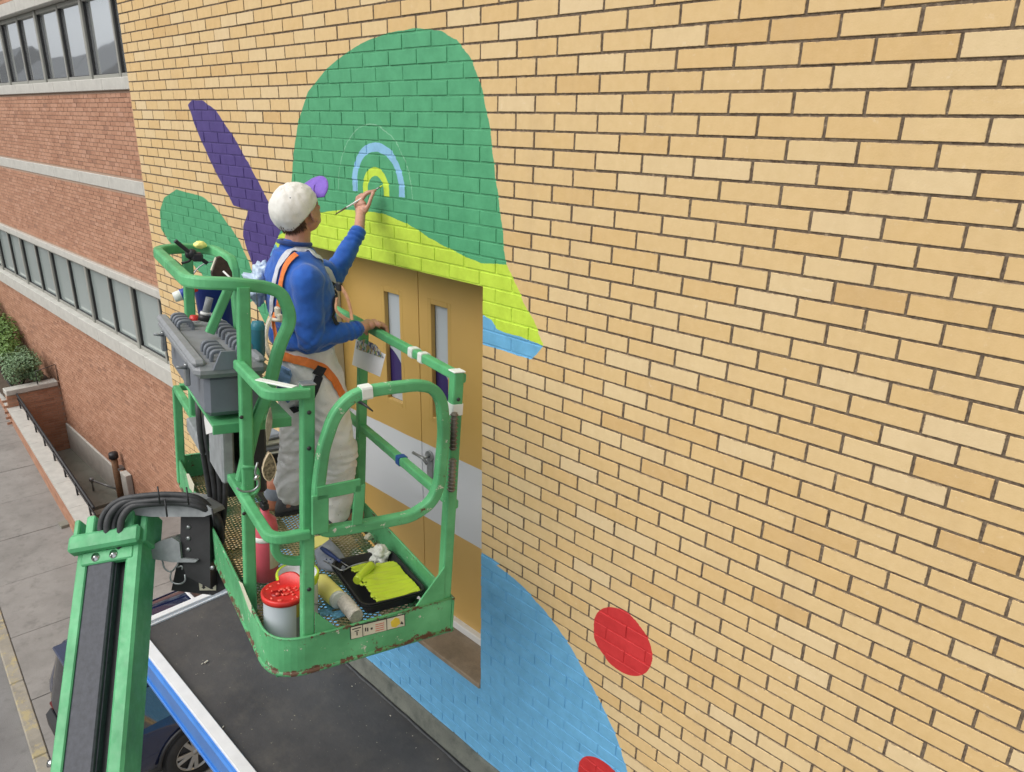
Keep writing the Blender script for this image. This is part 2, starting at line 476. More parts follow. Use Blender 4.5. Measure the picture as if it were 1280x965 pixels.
    arc_b = arch(nt, x, z, acx, pa.z - arx * .95, arx, arx * .95, .80, abot)
    pa2 = onY(468, 209); pb2 = onY(454, 245); pc2 = onY(487, 246)
    bcx = (pb2.x + pc2.x) / 2; brx = (pc2.x - pb2.x) / 2
    arc_l = arch(nt, x, z, bcx, pa2.z - brx, brx, brx, .62, onY(487, 246).z)
    pa3 = onY(470, 155); pb3 = onY(422, 232); pc3 = onY(517, 245)
    ccx = (pb3.x + pc3.x) / 2; crx = (pc3.x - pb3.x) / 2
    arc_c = arch(nt, x, z, ccx, pa3.z - crx * 1.15, crx, crx * 1.15, .985, onY(517, 250).z)
    rc = onY(777, 802); rr = (onY(777, 762) - onY(781, 842)).length / 2
    red1 = disc(nt, x, z, (rc.x, rc.z), rr)
    rt = onY(752, 951); red2 = disc(nt, x, z, (rt.x + .02, rt.z - rr * .98), rr)
    col = base; mask = None
    def lay(msk, c):
        nonlocal col, mask
        cc = mix(nt, ramp(nt, noisen(nt, 11, 6, .7, P), [(.35, (0, 0, 0)), (.65, (1, 1, 1))]), tuple(v * .88 for v in c), tuple(min(1, v * 1.06 + .010) for v in c))
        col = mix(nt, msk, col, cc)
        mask = msk if mask is None else mathn(nt, 'MAXIMUM', mask, msk)
    lay(horn1, C_PURPLE); lay(horn2, C_PURPLE); lay(leaf, C_GREEN); lay(leaf2, C_GREEN)
    hb = mathn(nt, 'MULTIPLY', hat, bot)
    lay(hb, C_BLUE)
    lay(mathn(nt, 'MULTIPLY', hat, lim), C_LIME)
    lay(mathn(nt, 'MULTIPLY', hat, g), C_GREEN)
    lay(arc_b, C_PALE); lay(arc_l, C_LIME)
    lay(mathn(nt, 'MULTIPLY', arc_c, mathn(nt, 'GREATER_THAN', noisen(nt, 45, 3, .7, P), .42)), (.22, .48, .30))
    lay(belly, C_BLUE); lay(red1, C_RED); lay(red2, C_RED)
    lk(nt, col, bs.inputs['Base Color'])
    rg = mathn(nt, 'SUBTRACT', .78 if is_brick else .95, mathn(nt, 'MULTIPLY', mask, .26 if is_brick else .4))
    lk(nt, rg, bs.inputs['Roughness'])
    hgt = noisen(nt, 160 if is_brick else 90, 4, .6, P)
    bump(nt, bs, hgt, .22 if is_brick else .8, .003 if is_brick else .006)
    return m
M_ybrick = wall_material('yellow_brick', True)
M_mortar = wall_material('wall_mortar', False)

def redbrick_mat():
    m, nt, bs = nodes('red_brick')
    P = position(nt); sep = nt.nodes.new("ShaderNodeSeparateXYZ"); lk(nt, P, sep.inputs[0])
    row = mathn(nt, 'FLOOR', mathn(nt, 'DIVIDE', sep.outputs[2], H))
    sh = mathn(nt, 'MULTIPLY', mathn(nt, 'FLOORED_MODULO', row, 2.0), .5)
    colm = mathn(nt, 'FLOOR', mathn(nt, 'ADD', mathn(nt, 'DIVIDE', mathn(nt, 'ADD', sep.outputs[0], mathn(nt, 'MULTIPLY', sep.outputs[1], 1.0)), BL), sh))
    cmb = nt.nodes.new("ShaderNodeCombineXYZ"); lk(nt, row, cmb.inputs[0]); lk(nt, colm, cmb.inputs[1])
    w_ = nt.nodes.new("ShaderNodeTexWhiteNoise"); w_.noise_dimensions = '2D'; lk(nt, cmb.outputs[0], w_.inputs['Vector'])
    c = ramp(nt, w_.outputs['Value'], [(0, (.24, .12, .08)), (.06, (.35, .165, .10)), (.5, (.44, .225, .14)), (.85, (.50, .27, .175)), (1, (.53, .30, .21))])
    c = mix(nt, .4, c, ramp(nt, noisen(nt, 2.2, 4, .6, P), [(.3, (.38, .195, .12)), (.7, (.50, .275, .18))]))
    lk(nt, c, bs.inputs['Base Color']); bs.inputs['Roughness'].default_value = .85
    bump(nt, bs, noisen(nt, 120, 3, .6, P), .3, .003)
    return m
M_rbrick = redbrick_mat()
M_rmortar = simple('pale_mortar', (.40, .28, .21), .95, var=.12, scale=30)
M_stone = simple('limestone', (.50, .49, .45), .75, var=.10, scale=6, bmp=.2)
M_frame = simple('window_frame_grey', (.30, .30, .27), .5, var=.06)
M_darkgap = simple('dark_gasket', (.02, .02, .022), .6)
def glass_mat(name, tint=(.25, .30, .29), rough=.03, tr=0.0):
    m, nt, bs = nodes(name)
    bs.inputs['Base Color'].default_value = (*tint, 1); bs.inputs['Roughness'].default_value = rough
    bs.inputs['IOR'].default_value = 1.9; bs.inputs['Metallic'].default_value = tr
    bs.inputs['Specular IOR Level'].default_value = .9
    P = position(nt)
    bump(nt, bs, noisen(nt, .9, 1, .4, P), .06, .05)
    return m
M_glass = glass_mat('window_glass', (.86, .90, .92), tr=.85)
M_glass2 = glass_mat('window_glass_blind', (.52, .60, .585), tr=.4)
def concrete_mat(name, a, b, scale=1.2, bs_=.4):
    m, nt, bs = nodes(name)
    P = position(nt)
    c = ramp(nt, noisen(nt, scale, 6, .65, P), [(.3, a), (.7, b)])
    c = mix(nt, mathn(nt, 'MULTIPLY', ramp(nt, noisen(nt, 4.5, 5, .7, P), [(.52, (0, 0, 0)), (.7, (1, 1, 1))]), .45), c, tuple(v * .55 for v in a))
    sp = ramp(nt, noisen(nt, 140, 2, .5, P), [(.55, (0, 0, 0)), (.75, (1, 1, 1))])
    c = mix(nt, mathn(nt, 'MULTIPLY', sp, .35), c, tuple(v * .6 for v in a))
    lk(nt, c, bs.inputs['Base Color']); bs.inputs['Roughness'].default_value = .9
    bump(nt, bs, noisen(nt, 90, 4, .6, P), bs_, .004)
    return m
M_pave = concrete_mat('paving_concrete', (.21, .20, .185), (.32, .305, .285))
M_kerb = concrete_mat('kerb_concrete', (.26, .24, .20), (.36, .33, .27), 3)
M_road = concrete_mat('asphalt', (.17, .165, .16), (.235, .23, .225), 1.5, .8)
M_area = concrete_mat('areaway_concrete', (.20, .20, .165), (.29, .285, .24))
def roofmat():
    m, nt, bs = nodes('rubber_roof')
    P = position(nt)
    c = ramp(nt, noisen(nt, 2.0, 5, .6, P), [(.3, (.038, .037, .038)), (.7, (.072, .068, .066))])
    c = mix(nt, mathn(nt, 'MULTIPLY', ramp(nt, noisen(nt, 5.5, 6, .7, P), [(.5, (0, 0, 0)), (.72, (1, 1, 1))]), .5), c, (.105, .095, .08))
    c = mix(nt, ramp(nt, noisen(nt, 60, 2, .5, P), [(.735, (0, 0, 0)), (.755, (1, 1, 1))]), c, (.3, .28, .2))
    lk(nt, c, bs.inputs['Base Color']); bs.inputs['Roughness'].default_value = .62
    bump(nt, bs, noisen(nt, 7, 4, .6, P), .35, .02)
    return m
M_roof = roofmat()
M_flash = concrete_mat('weathered_flashing', (.075, .085, .075), (.19, .20, .17), 9, .5)
M_trim = simple('white_aluminium', (.78, .79, .80), .3, .15, var=.05, scale=10)
M_fascia = simple('blue_fascia', (.04, .20, .60), .22, 0, var=.15, scale=3, coat=.3)
M_door = simple('door_yellow', (.60, .385, .115), .42, var=.035, scale=3, bmp=.04)
M_doorwhite = simple('door_white', (.60, .63, .70), .42, var=.03, scale=3)
M_sill = concrete_mat('brown_sill', (.20, .155, .105), (.33, .26, .185), 6, .4)
M_carblue = simple('navy_car_paint', (.010, .020, .070), .14, .2, var=.1, coat=1.0)
M_carglass = glass_mat('car_glass', (.012, .014, .018), .04)
M_tyre = simple('tyre_rubber', (.02, .02, .021), .8, var=.2, bmp=.2)
M_rim = simple('alloy_rim', (.50, .51, .52), .3, .85, var=.08)
M_chrome = simple('chrome', (.7, .7, .7), .15, 1, var=.02)
M_leafa = simple('leaf_green', (.13, .24, .05), .55, var=.45, scale=14)
M_leafb = simple('leaf_bluegreen', (.16, .26, .13), .5, var=.45, scale=14)
M_bark = simple('bark', (.09, .065, .045), .9, var=.3, bmp=.4)
M_brown = simple('rusty_brown', (.17, .09, .045), .8, var=.4, scale=20, bmp=.3)

# ================================================================== SETTING
GZ = -7.1                      # pavement level
WX0, WX1 = -4.109, 7.0         # yellow wall extent
RY = 1.93                      # red wall plane
DX0, DX1, DZ1, DZ0 = -1.70, -0.085, -14 * H - .003, -3.22

# ---- yellow brick block
ybld = thing('yellow_brick_building', 'yellow brick building wing painted with a mural, double doors and a roof canopy', 'building', Matrix.Translation((0, 0, GZ)))
YI = Matrix.Translation((0, 0, -GZ))
mb = MB()
D = .0036
for x0_, x1_, z0_, z1_ in ((WX0, DX0, GZ - .3, 3.2), (DX1, WX1, GZ - .3, 3.2), (DX0, DX1, DZ1, 3.2), (DX0, DX1, GZ - .3, DZ0 - .035)):
    mb.box(((x0_ + x1_) / 2, (D + 6) / 2, (z0_ + z1_) / 2), (x1_ - x0_, 6 - D, z1_ - z0_))
obj('wall', mb, M_mortar, ybld, M=YI)

def brick_mesh(w, h, d, ch=.0013, full=True):
    b = MB(); hw, hh = w / 2, h / 2
    vs = [(-hw, d, -hh), (hw, d, -hh), (hw, d, hh), (-hw, d, hh),
          (-hw, ch, -hh), (hw, ch, -hh), (hw, ch, hh), (-hw, ch, hh),
          (-hw + ch, 0, -hh + ch), (hw - ch, 0, -hh + ch), (hw - ch, 0, hh - ch), (-hw + ch, 0, hh - ch)]
    fs = [(8, 9, 10, 11)]
    for i in range(4):
        j = (i + 1) % 4
        fs.append((4 + i, 4 + j, 8 + j, 8 + i)); fs.append((i, j, 4 + j, 4 + i))
    b.add(vs, fs)
    return b
JW, JH = .0088, .0080
bm_full = brick_mesh(BL - JW, H - JH, .03).mesh('brick')
bm_full.materials.append(M_ybrick)
cands = []; rest = []
rb = random.Random(3)
for k in range(-46, 105):
    zc = -(k + .5) * H
    off = 0 if k % 2 == 0 else .5
    n0 = int(math.floor(WX0 / BL)) - 1
    for n in range(n0, int(3.6 / BL) + 1):
        xa, xb = (n - off) * BL, (n + 1 - off) * BL
        if xb <= WX0 + .01 or xa > 3.4: continue
        pieces = [(max(xa, WX0 - JW / 2), xb)]
        zt, zb = -k * H, -(k + 1) * H
        if zb < DZ1 - .005 and zt > DZ0 - .03:       # beside the door opening
            np_ = []
            for (p, q) in pieces:
                if q <= DX0 or p >= DX1: np_.append((p, q))
                else:
                    if p < DX0 - .03: np_.append((p, DX0 + JW / 2))
                    if q > DX1 + .03: np_.append((DX1 - JW / 2, q))
            pieces = np_
        for (p, q) in pieces:
            w = q - p - JW
            if w < .015: continue
            c = Vector(((p + q) / 2, 0, zc))
            d = c - CAM; zz = d.dot(FW)
            full = abs(w - (BL - JW)) < .002
            vis = False; area = 0
            if zz > .2:
                px = 640 + FPX * d.dot(RT) / zz; py = 482.5 - FPX * d.dot(UP) / zz
                vis = -20 < px < 1300 and -20 < py < 985
                area = abs(d.y) / (zz ** 3)
            (cands if (full and vis) else rest).append((area, c, w))
cands.sort(key=lambda t: -t[0])
def jit(c):
    return Matrix.Translation(c + Vector((rb.uniform(-.001, .001), rb.uniform(-.0012, .0010), rb.uniform(-.0009, .0009)))) @ Matrix.Rotation(rb.uniform(-.004, .004), 4, 'Y') @ Matrix.Rotation(rb.uniform(-.006, .006), 4, 'Z') @ Matrix.Rotation(rb.uniform(-.012, .012), 4, 'X') @ Matrix.Diagonal((rb.uniform(.991, 1.006), 1, rb.uniform(.972, 1.018), 1))
for (a, c, w) in cands[:300]:
    link('brick', bm_full, None, ybld, M=YI @ jit(c))
mb = MB(); cache = {}
for (a, c, w) in cands[300:] + rest:
    kk = round(w, 3)
    if kk not in cache: cache[kk] = brick_mesh(w, H - JH, .03)
    mb.add(cache[kk].v, cache[kk].f, False, jit(c))
o = obj('brick', mb, M_ybrick, ybld, M=YI, kind='stuff')

# doors in the recess
DY = .25
for (a, b, hand) in ((DX0 + .012, -.883, 1), (-.877, DX1 - .012, -1)):
    wx = (-1.238, -1.03) if hand == 1 else (-.80, -.60)          # narrow window of this leaf (outer edges of its moulding)
    wz = (-1.90, -1.165)
    mb = MB()
    zt_, zb_ = DZ1 - .004, DZ0 + .05
    for bx in ((a, wx[0], zb_, zt_), (wx[1], b, zb_, zt_), (wx[0], wx[1], zb_, wz[0]), (wx[0], wx[1], wz[1], zt_)):
        mb.box(((bx[0] + bx[1]) / 2, DY + .022, (bx[2] + bx[3]) / 2), (bx[1] - bx[0], .044, bx[3] - bx[2]))
    d_ = obj('door', mb, None, ybld, M=YI)
    m, nt, bs = nodes('door_paint'); P = position(nt); sep = nt.nodes.new("ShaderNodeSeparateXYZ"); lk(nt, P, sep.inputs[0])
    zz_ = mathn(nt, 'ADD', sep.outputs[2], mathn(nt, 'MULTIPLY', mathn(nt, 'SUBTRACT', noisen(nt, 6, 2, .5, P), .5), .008))
    band = mathn(nt, 'MULTIPLY', mathn(nt, 'LESS_THAN', zz_, -2.066), mathn(nt, 'GREATER_THAN', zz_, -2.572))
    c0 = ramp(nt, noisen(nt, 2.5, 3, .5, P), [(.3, (.58, .365, .105)), (.7, (.64, .41, .13))])
    lk(nt, mix(nt, band, c0, (.66, .68, .72)), bs.inputs['Base Color']); bs.inputs['Roughness'].default_value = .38
    bump(nt, bs, noisen(nt, 200, 2, .5, P), .05, .002)
    d_.data.materials.append(m)
    # moulding and pane
    mo = MB(); t = .030
    for bx in ((wx[0], wx[0] + t, wz[0], wz[1]), (wx[1] - t, wx[1], wz[0], wz[1]), (wx[0] + t, wx[1] - t, wz[0], wz[0] + t), (wx[0] + t, wx[1] - t, wz[1] - t, wz[1])):
        mo.box(((bx[0] + bx[1]) / 2, DY + .014, (bx[2] + bx[3]) / 2), (bx[1] - bx[0], .03, bx[3] - bx[2]), .002)
    obj('window_frame', mo, M_door, d_)
    pn = MB(); x0_, x1_, z0_, z1_ = wx[0] + t, wx[1] - t, wz[0] + t, wz[1] - t
    pn.box(((x0_ + x1_) / 2, DY + .034, (z0_ + z1_) / 2), (x1_ - x0_, .006, z1_ - z0_))
    m, nt, bs = nodes('sky_reflection_pane'); P = position(nt); sep = nt.nodes.new("ShaderNodeSeparateXYZ"); lk(nt, P, sep.inputs[0])
    cx_ = -1.30 if hand == 1 else -.86
    pur = disc(nt, sep.outputs[0], sep.outputs[2], (cx_, -1.78), .25)
    purb = mathn(nt, 'MULTIPLY', pur, mathn(nt, 'GREATER_THAN', sep.outputs[2], -1.81))
    lk(nt, mix(nt, purb, (.50, .55, .61), (.045, .03, .15)), bs.inputs['Base Color']); bs.inputs['Roughness'].default_value = .25  # pale grey holds the sky reflection as colour; purple arc lower down
    obj('window_pane', pn, m, d_)
    if hand == -1:
        hd = MB()
        hc = Vector((-.845, DY, -2.16))
        hd.tube([hc + Vector((.045, .004, .03)), hc + Vector((.045, -.014, .03))], .033, 24)
        hd.tube([hc + Vector((.045, -.01, .03)), hc + Vector((.045, -.05, .03))], .010)
        hd.tube(fillet([hc + Vector((.075, -.05, .0)), hc + Vector((.04, -.055, .03)), hc + Vector((-.06, -.05, .03))], .01), .0095)
        hd.box(hc + Vector((.045, -.006, -.06)), (.05, .012, .12), .003)
        obj('handle', hd, M_steel, d_)
# dark gap between leaves, threshold, sill, jambs
obj('door_gap', MB().box((-.88, DY + .035, (DZ1 + DZ0) / 2), (.03, .03, DZ1 - DZ0 - .02)), M_darkgap, ybld, M=YI)
obj('threshold', MB().box(((DX0 + DX1) / 2, DY - .012, DZ0 + .026), (DX1 - DX0 - .006, .05, .05), .004), M_white, ybld, M=YI)
obj('door_sill', MB().box(((DX0 + DX1) / 2, DY / 2 - .004, DZ0 - .017), (DX1 - DX0 - .004, DY + .01, .034), .005), M_sill, ybld, M=YI)
obj('door_jamb', MB().box((DX0 + .012, DY / 2 + .012, (DZ1 + DZ0) / 2), (.022, DY - .03, DZ1 - DZ0 - .004), .003), M_cream, ybld, M=YI)
obj('door_jamb', MB().box((DX1 - .005, DY / 2 + .012, (DZ1 + DZ0) / 2), (.010, DY - .03, DZ1 - DZ0 - .004), .002), M_door, ybld, M=YI)

# ---- canopy over the entrance
can = thing('entrance_canopy', 'flat black rubber canopy roof with white trim and blue fascia below the mural', 'canopy', Matrix.Translation((0, 0, GZ)))
CZ = onY(598, 965).z + .01
ZW = onY(625, 965).z
YI2 = YI
cx0, cx1 = -2.80, 2.2
cyf = -.955
obj('roof_membrane', MB().box(((cx0 + cx1) / 2, (cyf - .01) / 2, CZ - .03), (cx1 - cx0, -cyf - .01, .06)), M_roof, can, M=YI2)
mb = MB()
n = 60                                         # weathered flashing strip turned up against the wall
lo = []; 
for i in range(n + 1):
    x = cx0 + (cx1 - cx0) * i / n
    w1 = .006 * noise.noise(Vector((x * 5, 0, 0))); w2 = .01 * noise.noise(Vector((x * 3, 4, 0)))
    lo.append([Vector((x, -.040 + w2 * .6, CZ + .004)), Vector((x, -.030 + w2 * .6, CZ + .018)), Vector((x, -.016, ZW - .02 + w1)), Vector((x, -.010, ZW + w1)), Vector((x, .004, ZW + w1))])
vs = [p for r_ in lo for p in r_]; fs = [(i * 5 + j, i * 5 + j + 1, i * 5 + j + 6, i * 5 + j + 5) for i in range(n) for j in range(4)]
mb.add(vs, fs, True)
obj('flashing', mb, M_flash, can, M=YI2)
mb = MB(); mb.tube([(cx0 + (cx1 - cx0) * i / n, -.056 + .010 * noise.noise(Vector((i * .5, 1, 0))), CZ + .004) for i in range(n + 1)], .011, 6)
obj('membrane_seam', mb, M_rubber, can, M=YI2)
mb = MB(); mb.box(((cx0 + cx1) / 2 - .0, cyf - .035, CZ + .012), (cx1 - cx0 + .1, .075, .05), .004)
obj('trim', mb, M_trim, can, M=YI2)
mb = MB(); mb.box((cx0 - .028, cyf / 2 - .005, CZ + .014), (.06, -cyf - .06, .05), .004); mb.box((cx0 + .008, cyf / 2 - .005, CZ + .002), (.02, -cyf - .08, .022), .002)
obj('trim', mb, M_trim, can, M=YI2)
mb = MB(); mb.box(((cx0 + cx1) / 2, cyf - .075, CZ - .09), (cx1 - cx0 + .09, .05, .21), .012)
mb.box(((cx0 + cx1) / 2, cyf - .104, CZ - .17), (cx1 - cx0 + .09, .014, .03), .004)
obj('fascia', mb, M_fascia, can, M=YI2)
obj('soffit', MB().box(((cx0 + cx1) / 2, cyf / 2 - .02, CZ - .15), (cx1 - cx0 - .02, -cyf - .08, .08)), M_frame, can, M=YI2)
# bits of debris on the roof
chip_lab = {0: 'largest pale paint chip on the roof, left of the basket corner', 1: 'flat cream paint chip touching the largest one on the roof', 3: 'pale chip on the roof close to the front left edge of the basket', 7: 'white chip near the white roof trim at the lower edge of the picture'}
for ci, (q, s_) in enumerate((((258, 828), .028), ((253, 830), .016), ((247, 795), .008), ((279, 909), .016), ((202, 827), .009), ((255, 842), .006), ((245, 843), .005), ((288, 938), .008), ((440, 858), .009), ((500, 887), .011), ((533, 908), .007), ((466, 842), .007), ((573, 930), .009), ((520, 935), .006), ((365, 900), .006))):
    p = onZ(*q, CZ + .004)
    if p.y > -.10: p.y = -.12
    b = MB().box((0, 0, s_ * .2), (s_, s_ * .4, s_ * .35), s_ * .08)
    o = obj('paint_chip', b, M_cream, None, M=Matrix.Translation(p) @ Matrix.Rotation(rb.uniform(0, 3), 4, 'Z'))
    tag(o, chip_lab.get(ci, 'tiny pale speck of dried paint lying on the black canopy roof'), 'paint chip', 'paint chips on the canopy roof')

# ---- red brick building
red = thing('red_brick_building', 'long red brick building with bands of grey windows set back behind the yellow wall', 'building', Matrix.Translation((-14, RY, GZ)))
RI = Matrix.Translation((14, -RY, -GZ))
RX0, RX1 = -46.0, -4.1
UZ = (.285, 1.385); LZ = (-4.03, -2.95)        # glazing heights, upper and lower strip
mb = MB()
for z0_, z1_ in ((-8.6, -4.38), (-2.81, .105), (1.65, 3.4)):
    mb.box(((RX0 + RX1) / 2, RY + .2 + .006, (z0_ + z1_) / 2), (RX1 - RX0, .4, z1_ - z0_))
obj('wall', mb, M_rmortar, red, M=RI)
mb = MB(); bshape = brick_mesh(BL - .009, H - .0085, .02, .001)
bs_v, bs_f = bshape.v, [bshape.f[0]] + [f for f in bshape.f[2::2]]
for k in range(-50, 126):
    zc = -(k + .5) * H
    if -2.81 < zc + H and zc < .14 and zc > -2.84 or zc < -4.35 or zc > 1.62:
        if -1.42 < zc < -1.16: continue
        if zc > -2.84 and zc < -2.79 or .07 < zc < .2: continue
        off = 0 if k % 2 == 0 else .5
        for n in range(int(-32 / BL), int(-8.2 / BL)):
            mb.add(bs_v, bs_f, False, Matrix.Translation(((n + off) * BL, RY - .001 + rb.uniform(-.002, .001), zc)))
obj('brick', mb, M_rbrick, red, M=RI, kind='stuff')
def slabs(name, z0_, z1_, proud, seg, mat):
    x = RX1 - 4.0
    while x > -34:
        b = MB().box((-seg / 2, 0, 0), (seg - .006, proud + .12, z1_ - z0_), .008)
        obj(name, b, mat, red, M=RI @ Matrix.Translation((x, RY + .12 / 2 - proud / 2, (z0_ + z1_) / 2)))
        x -= seg
slabs('stone_band', -1.385, -1.185, .012, 1.5, M_stone)
slabs('window_sill', .105, .275, .05, 1.23, M_stone)
slabs('window_sill', -4.38, -4.10, .10, 1.18, M_stone)
slabs('window_head', -2.945, -2.81, .06, 1.18, M_stone)
slabs('window_head', 1.45, 1.65, .10, 1.23, M_stone)
def strip(z0_, z1_, x0_, pitch, n, gm, sub):
    fd = RY + .055
    for i in range(n):
        xr = x0_ - i * pitch; xl = xr - pitch
        f = MB()
        f.box((xr, fd, (z0_ + z1_) / 2), (.09 if i % 2 == 0 else .055, .10 if i % 2 == 0 else .06, z1_ - z0_), .006)
        f.box(((xl + xr) / 2, fd, z0_ + .03), (pitch - .10, .05, .06), .005)
        f.box(((xl + xr) / 2, fd, z1_ - .035), (pitch - .10, .05, .07), .005)
        w_ = obj('window', f, M_frame, red, M=RI)
        g = MB().box(((xl + xr) / 2, RY + .085, (z0_ + z1_) / 2), (pitch - .06, .008, z1_ - z0_ - .1))
        p = obj('pane', g, gm, w_)
        p.matrix_local = Matrix.Translation((0, 0, 0))
        gk = MB(); gk.box((xl + .05 + .006, fd + .005, (z0_ + z1_) / 2), (.012, .035, z1_ - z0_ - .13)); gk.box((xr - .05 - .004, fd + .005, (z0_ + z1_) / 2), (.008, .035, z1_ - z0_ - .13)); gk.box(((xl + xr) / 2, fd + .005, z0_ + .065), (pitch - .12, .03, .01))
        obj('gasket', gk, M_darkgap, w_)
strip(UZ[0] - .01, UZ[1] + .06, -8.72, 1.23, 16, M_glass, 2)
strip(LZ[0] - .07, LZ[1], -8.60, 1.18, 17, M_glass2, 2)
obj('interior_wall', MB().box(((RX0 + RX1) / 2, RY + .5, -2.5), (RX1 - RX0, .1, 11)), M_darkgap, red, M=RI)
# grey plinth at the foot of the red wall in the areaway
obj('plinth', MB().box((-15.2, RY - .02, -7.72), (5.0, .05, .75), .01), M_stone, red, M=RI)

# ---- ground: road, kerb, pavement slabs
TH = R(4.4)
dA = Vector((-math.cos(TH), math.sin(TH), 0))     # along the pavement, away
dB = Vector((-dA.y, dA.x, 0)) * -1                # across, towards the building
dB = Vector((math.sin(TH), math.cos(TH), 0))
PO = onZ(60, 940, GZ)                              # a point on the inner kerb line
def pav(a, b, z):
    return PO + dA * a + dB * b + Vector((0, 0, z - GZ))
def quadbox(mb, pts4, z0_, z1_):
    n = len(pts4)
    vs = [Vector((p.x, p.y, z0_)) for p in pts4] + [Vector((p.x, p.y, z1_)) for p in pts4]
    mb.add(vs, [tuple(range(n))[::-1], tuple(range(n, 2 * n))] + [(i, (i + 1) % n, n + (i + 1) % n, n + i) for i in range(n)])
me = MB()
me.add([(-500, -500, GZ - .13), (500, -500, GZ - .13), (500, -.9, GZ - .13), (-8, -1.0, GZ - .13), (-60, 2.5, GZ - .13), (-500, 30, GZ - .13)], [(0, 1, 2, 3, 4, 5)])
g_ = obj('road', me, M_road, kind='structure')
kerb = bpy.data.objects.new('kerb', None); COL.objects.link(kerb); kerb['kind'] = 'structure'
for i in range(-6, 22):
    b = MB().box((0, 0, 0), (1.49, .15, .25), .012)
    rm = Matrix.Rotation(-TH, 4, 'Z')
    obj('kerb_stone', b, None, kerb, M=Matrix.Translation(pav(i * 1.5 + .75, -.075, GZ - .118)) @ rm)
M_kerby = concrete_mat('kerb_worn_yellow', (.26, .24, .20), (.36, .33, .27), 3)
nt = M_kerby.node_tree; bs = nt.nodes['Principled BSDF']; P = position(nt)
src = bs.inputs['Base Color'].links[0].from_socket
lk(nt, mix(nt, ramp(nt, noisen(nt, 7, 5, .75, P), [(.50, (0, 0, 0)), (.60, (.75, .75, .75))]), src, (.46, .38, .19)), bs.inputs['Base Color'])
for o in kerb.children: o.data.materials.append(M_kerby)
pave = bpy.data.objects.new('pavement', None); COL.objects.link(pave); pave['kind'] = 'structure'
j0 = (onZ(76, 655, GZ) - PO).dot(dA)
wall_line = (onZ(100, 680, GZ) - PO).dot(dB)
for i in range(-12, 20):
    a0 = j0 + (i) * 1.5
    far = a0 > 3.0
    b1 = wall_line + .12 if far else 3.2
    pts = [pav(a0 + .006, .006, 0), pav(a0 + 1.494, .006, 0), pav(a0 + 1.494, b1, 0), pav(a0 + .006, b1, 0)]
    if not far:
        pts = [Vector((p.x, min(p.y, RY + .1), 0)) for p in pts]
    b = MB(); quadbox(b, pts, GZ - .12, GZ + rb.uniform(-.003, .003))
    obj('paving_slab', b, M_pave, pave)
b = MB(); quadbox(b, [pav(-20, -.0, 0), pav(5.2, -.0, 0), pav(5.2, 4, 0), pav(-20, 4, 0)], GZ - .16, GZ - .03)
b2 = MB(); quadbox(b2, [pav(5.2, 0, 0), pav(34, 0, 0), pav(34, wall_line + .1, 0), pav(5.2, wall_line + .1, 0)], GZ - .16, GZ - .03)
obj('paving_bed', b, M_road, pave); obj('paving_bed', b2, M_road, pave)

# ---- areaway: low wall, coping, handrail, planter, sunken floor
lw = thing('low_brick_wall', 'low red brick wall with pale grey coping along the pavement', 'wall', Matrix.Translation(pav(5, wall_line, GZ)))
LI = lw.matrix_world.inverted()
aA, aB = 3.6, 16.5
def ltop(a): return GZ + .62 - .025 * (a - 4)
mb = MB()
vs = []
for a in (aA, aB):
    for b_ in (wall_line, wall_line + .2):
        for z_ in (GZ - 1.4, ltop(a) - .07): vs.append(pav(a, b_, z_))
mb.add(vs, [(0, 1, 3, 2), (4, 6, 7, 5), (0, 4, 5, 1), (2, 3, 7, 6), (0, 2, 6, 4), (1, 5, 7, 3)])
obj('wall', mb, M_rmortar, lw, M=LI)
mb = MB(); rm = Matrix.Rotation(-TH, 4, 'Z')
for k in range(0, 10):
    z_ = GZ + .03 + k * H
    a = aA + (k % 2) * .1
    while a < aB:
        if z_ < ltop(a) - .09:
            mb.add(bs_v, bs_f, False, Matrix.Translation(pav(a, wall_line - .004, z_)) @ rm)
        a += BL
obj('brick', mb, M_rbrick, lw, M=LI, kind='stuff')
a = aA
while a < aB:
    b = MB()
    vs = []
    for a_ in (a + .004, a + 1.196):
        for b_ in (wall_line - .03, wall_line + .24):
            for z_ in (ltop(a_) - .07, ltop(a_)): vs.append(pav(a_, b_, z_))
    b.add(vs, [(0, 1, 3, 2), (4, 6, 7, 5), (0, 4, 5, 1), (2, 3, 7, 6), (0, 2, 6, 4), (1, 5, 7, 3)])
    obj('coping_stone', b, M_stone, lw, M=LI)
    a += 1.2
hr = thing('handrail', 'dark metal handrail on brackets above the low brick wall', 'railing', Matrix.Translation(pav(5, wall_line + .17, GZ + .6)))
HI = hr.matrix_world.inverted()
rail_w = wall_line + .20
obj('rail', MB().tube([pav(3.9, rail_w, ltop(3.9) + .30), pav(16, rail_w, ltop(16) + .30)], .024, 10), M_blacksteel, hr, M=HI)
obj('rail', MB().tube([pav(3.9, rail_w, ltop(3.9) + .17), pav(16, rail_w, ltop(16) + .17)], .015, 8), M_blacksteel, hr, M=HI)
a = 4.3
while a < 16:
    obj('post', MB().box((0, 0, .15), (.035, .03, .30), .004), M_blacksteel, hr, M=HI @ Matrix.Translation(pav(a, rail_w, ltop(a))) @ rm)
    a += .95
af = bpy.data.objects.new('areaway_floor', None); COL.objects.link(af); af['kind'] = 'structure'
XP = -16.9                                               # planter face
obj('slab', MB().box(((XP - 13.35) / 2, 1.1, -8.05), (abs(XP + 13.35), 2.2, .1)), M_area, af)
for i in range(5):
    obj('step', MB().box((-13.35 + .15 + .3 * i, 1.2, -8.3 - .17 * i), (.30, 1.9, .4 ), .01), M_area, af)
obj('retaining_wall', MB().box((-11.2, 1.2, -8.0), (.2, 1.9, 1.9)), M_area, af)
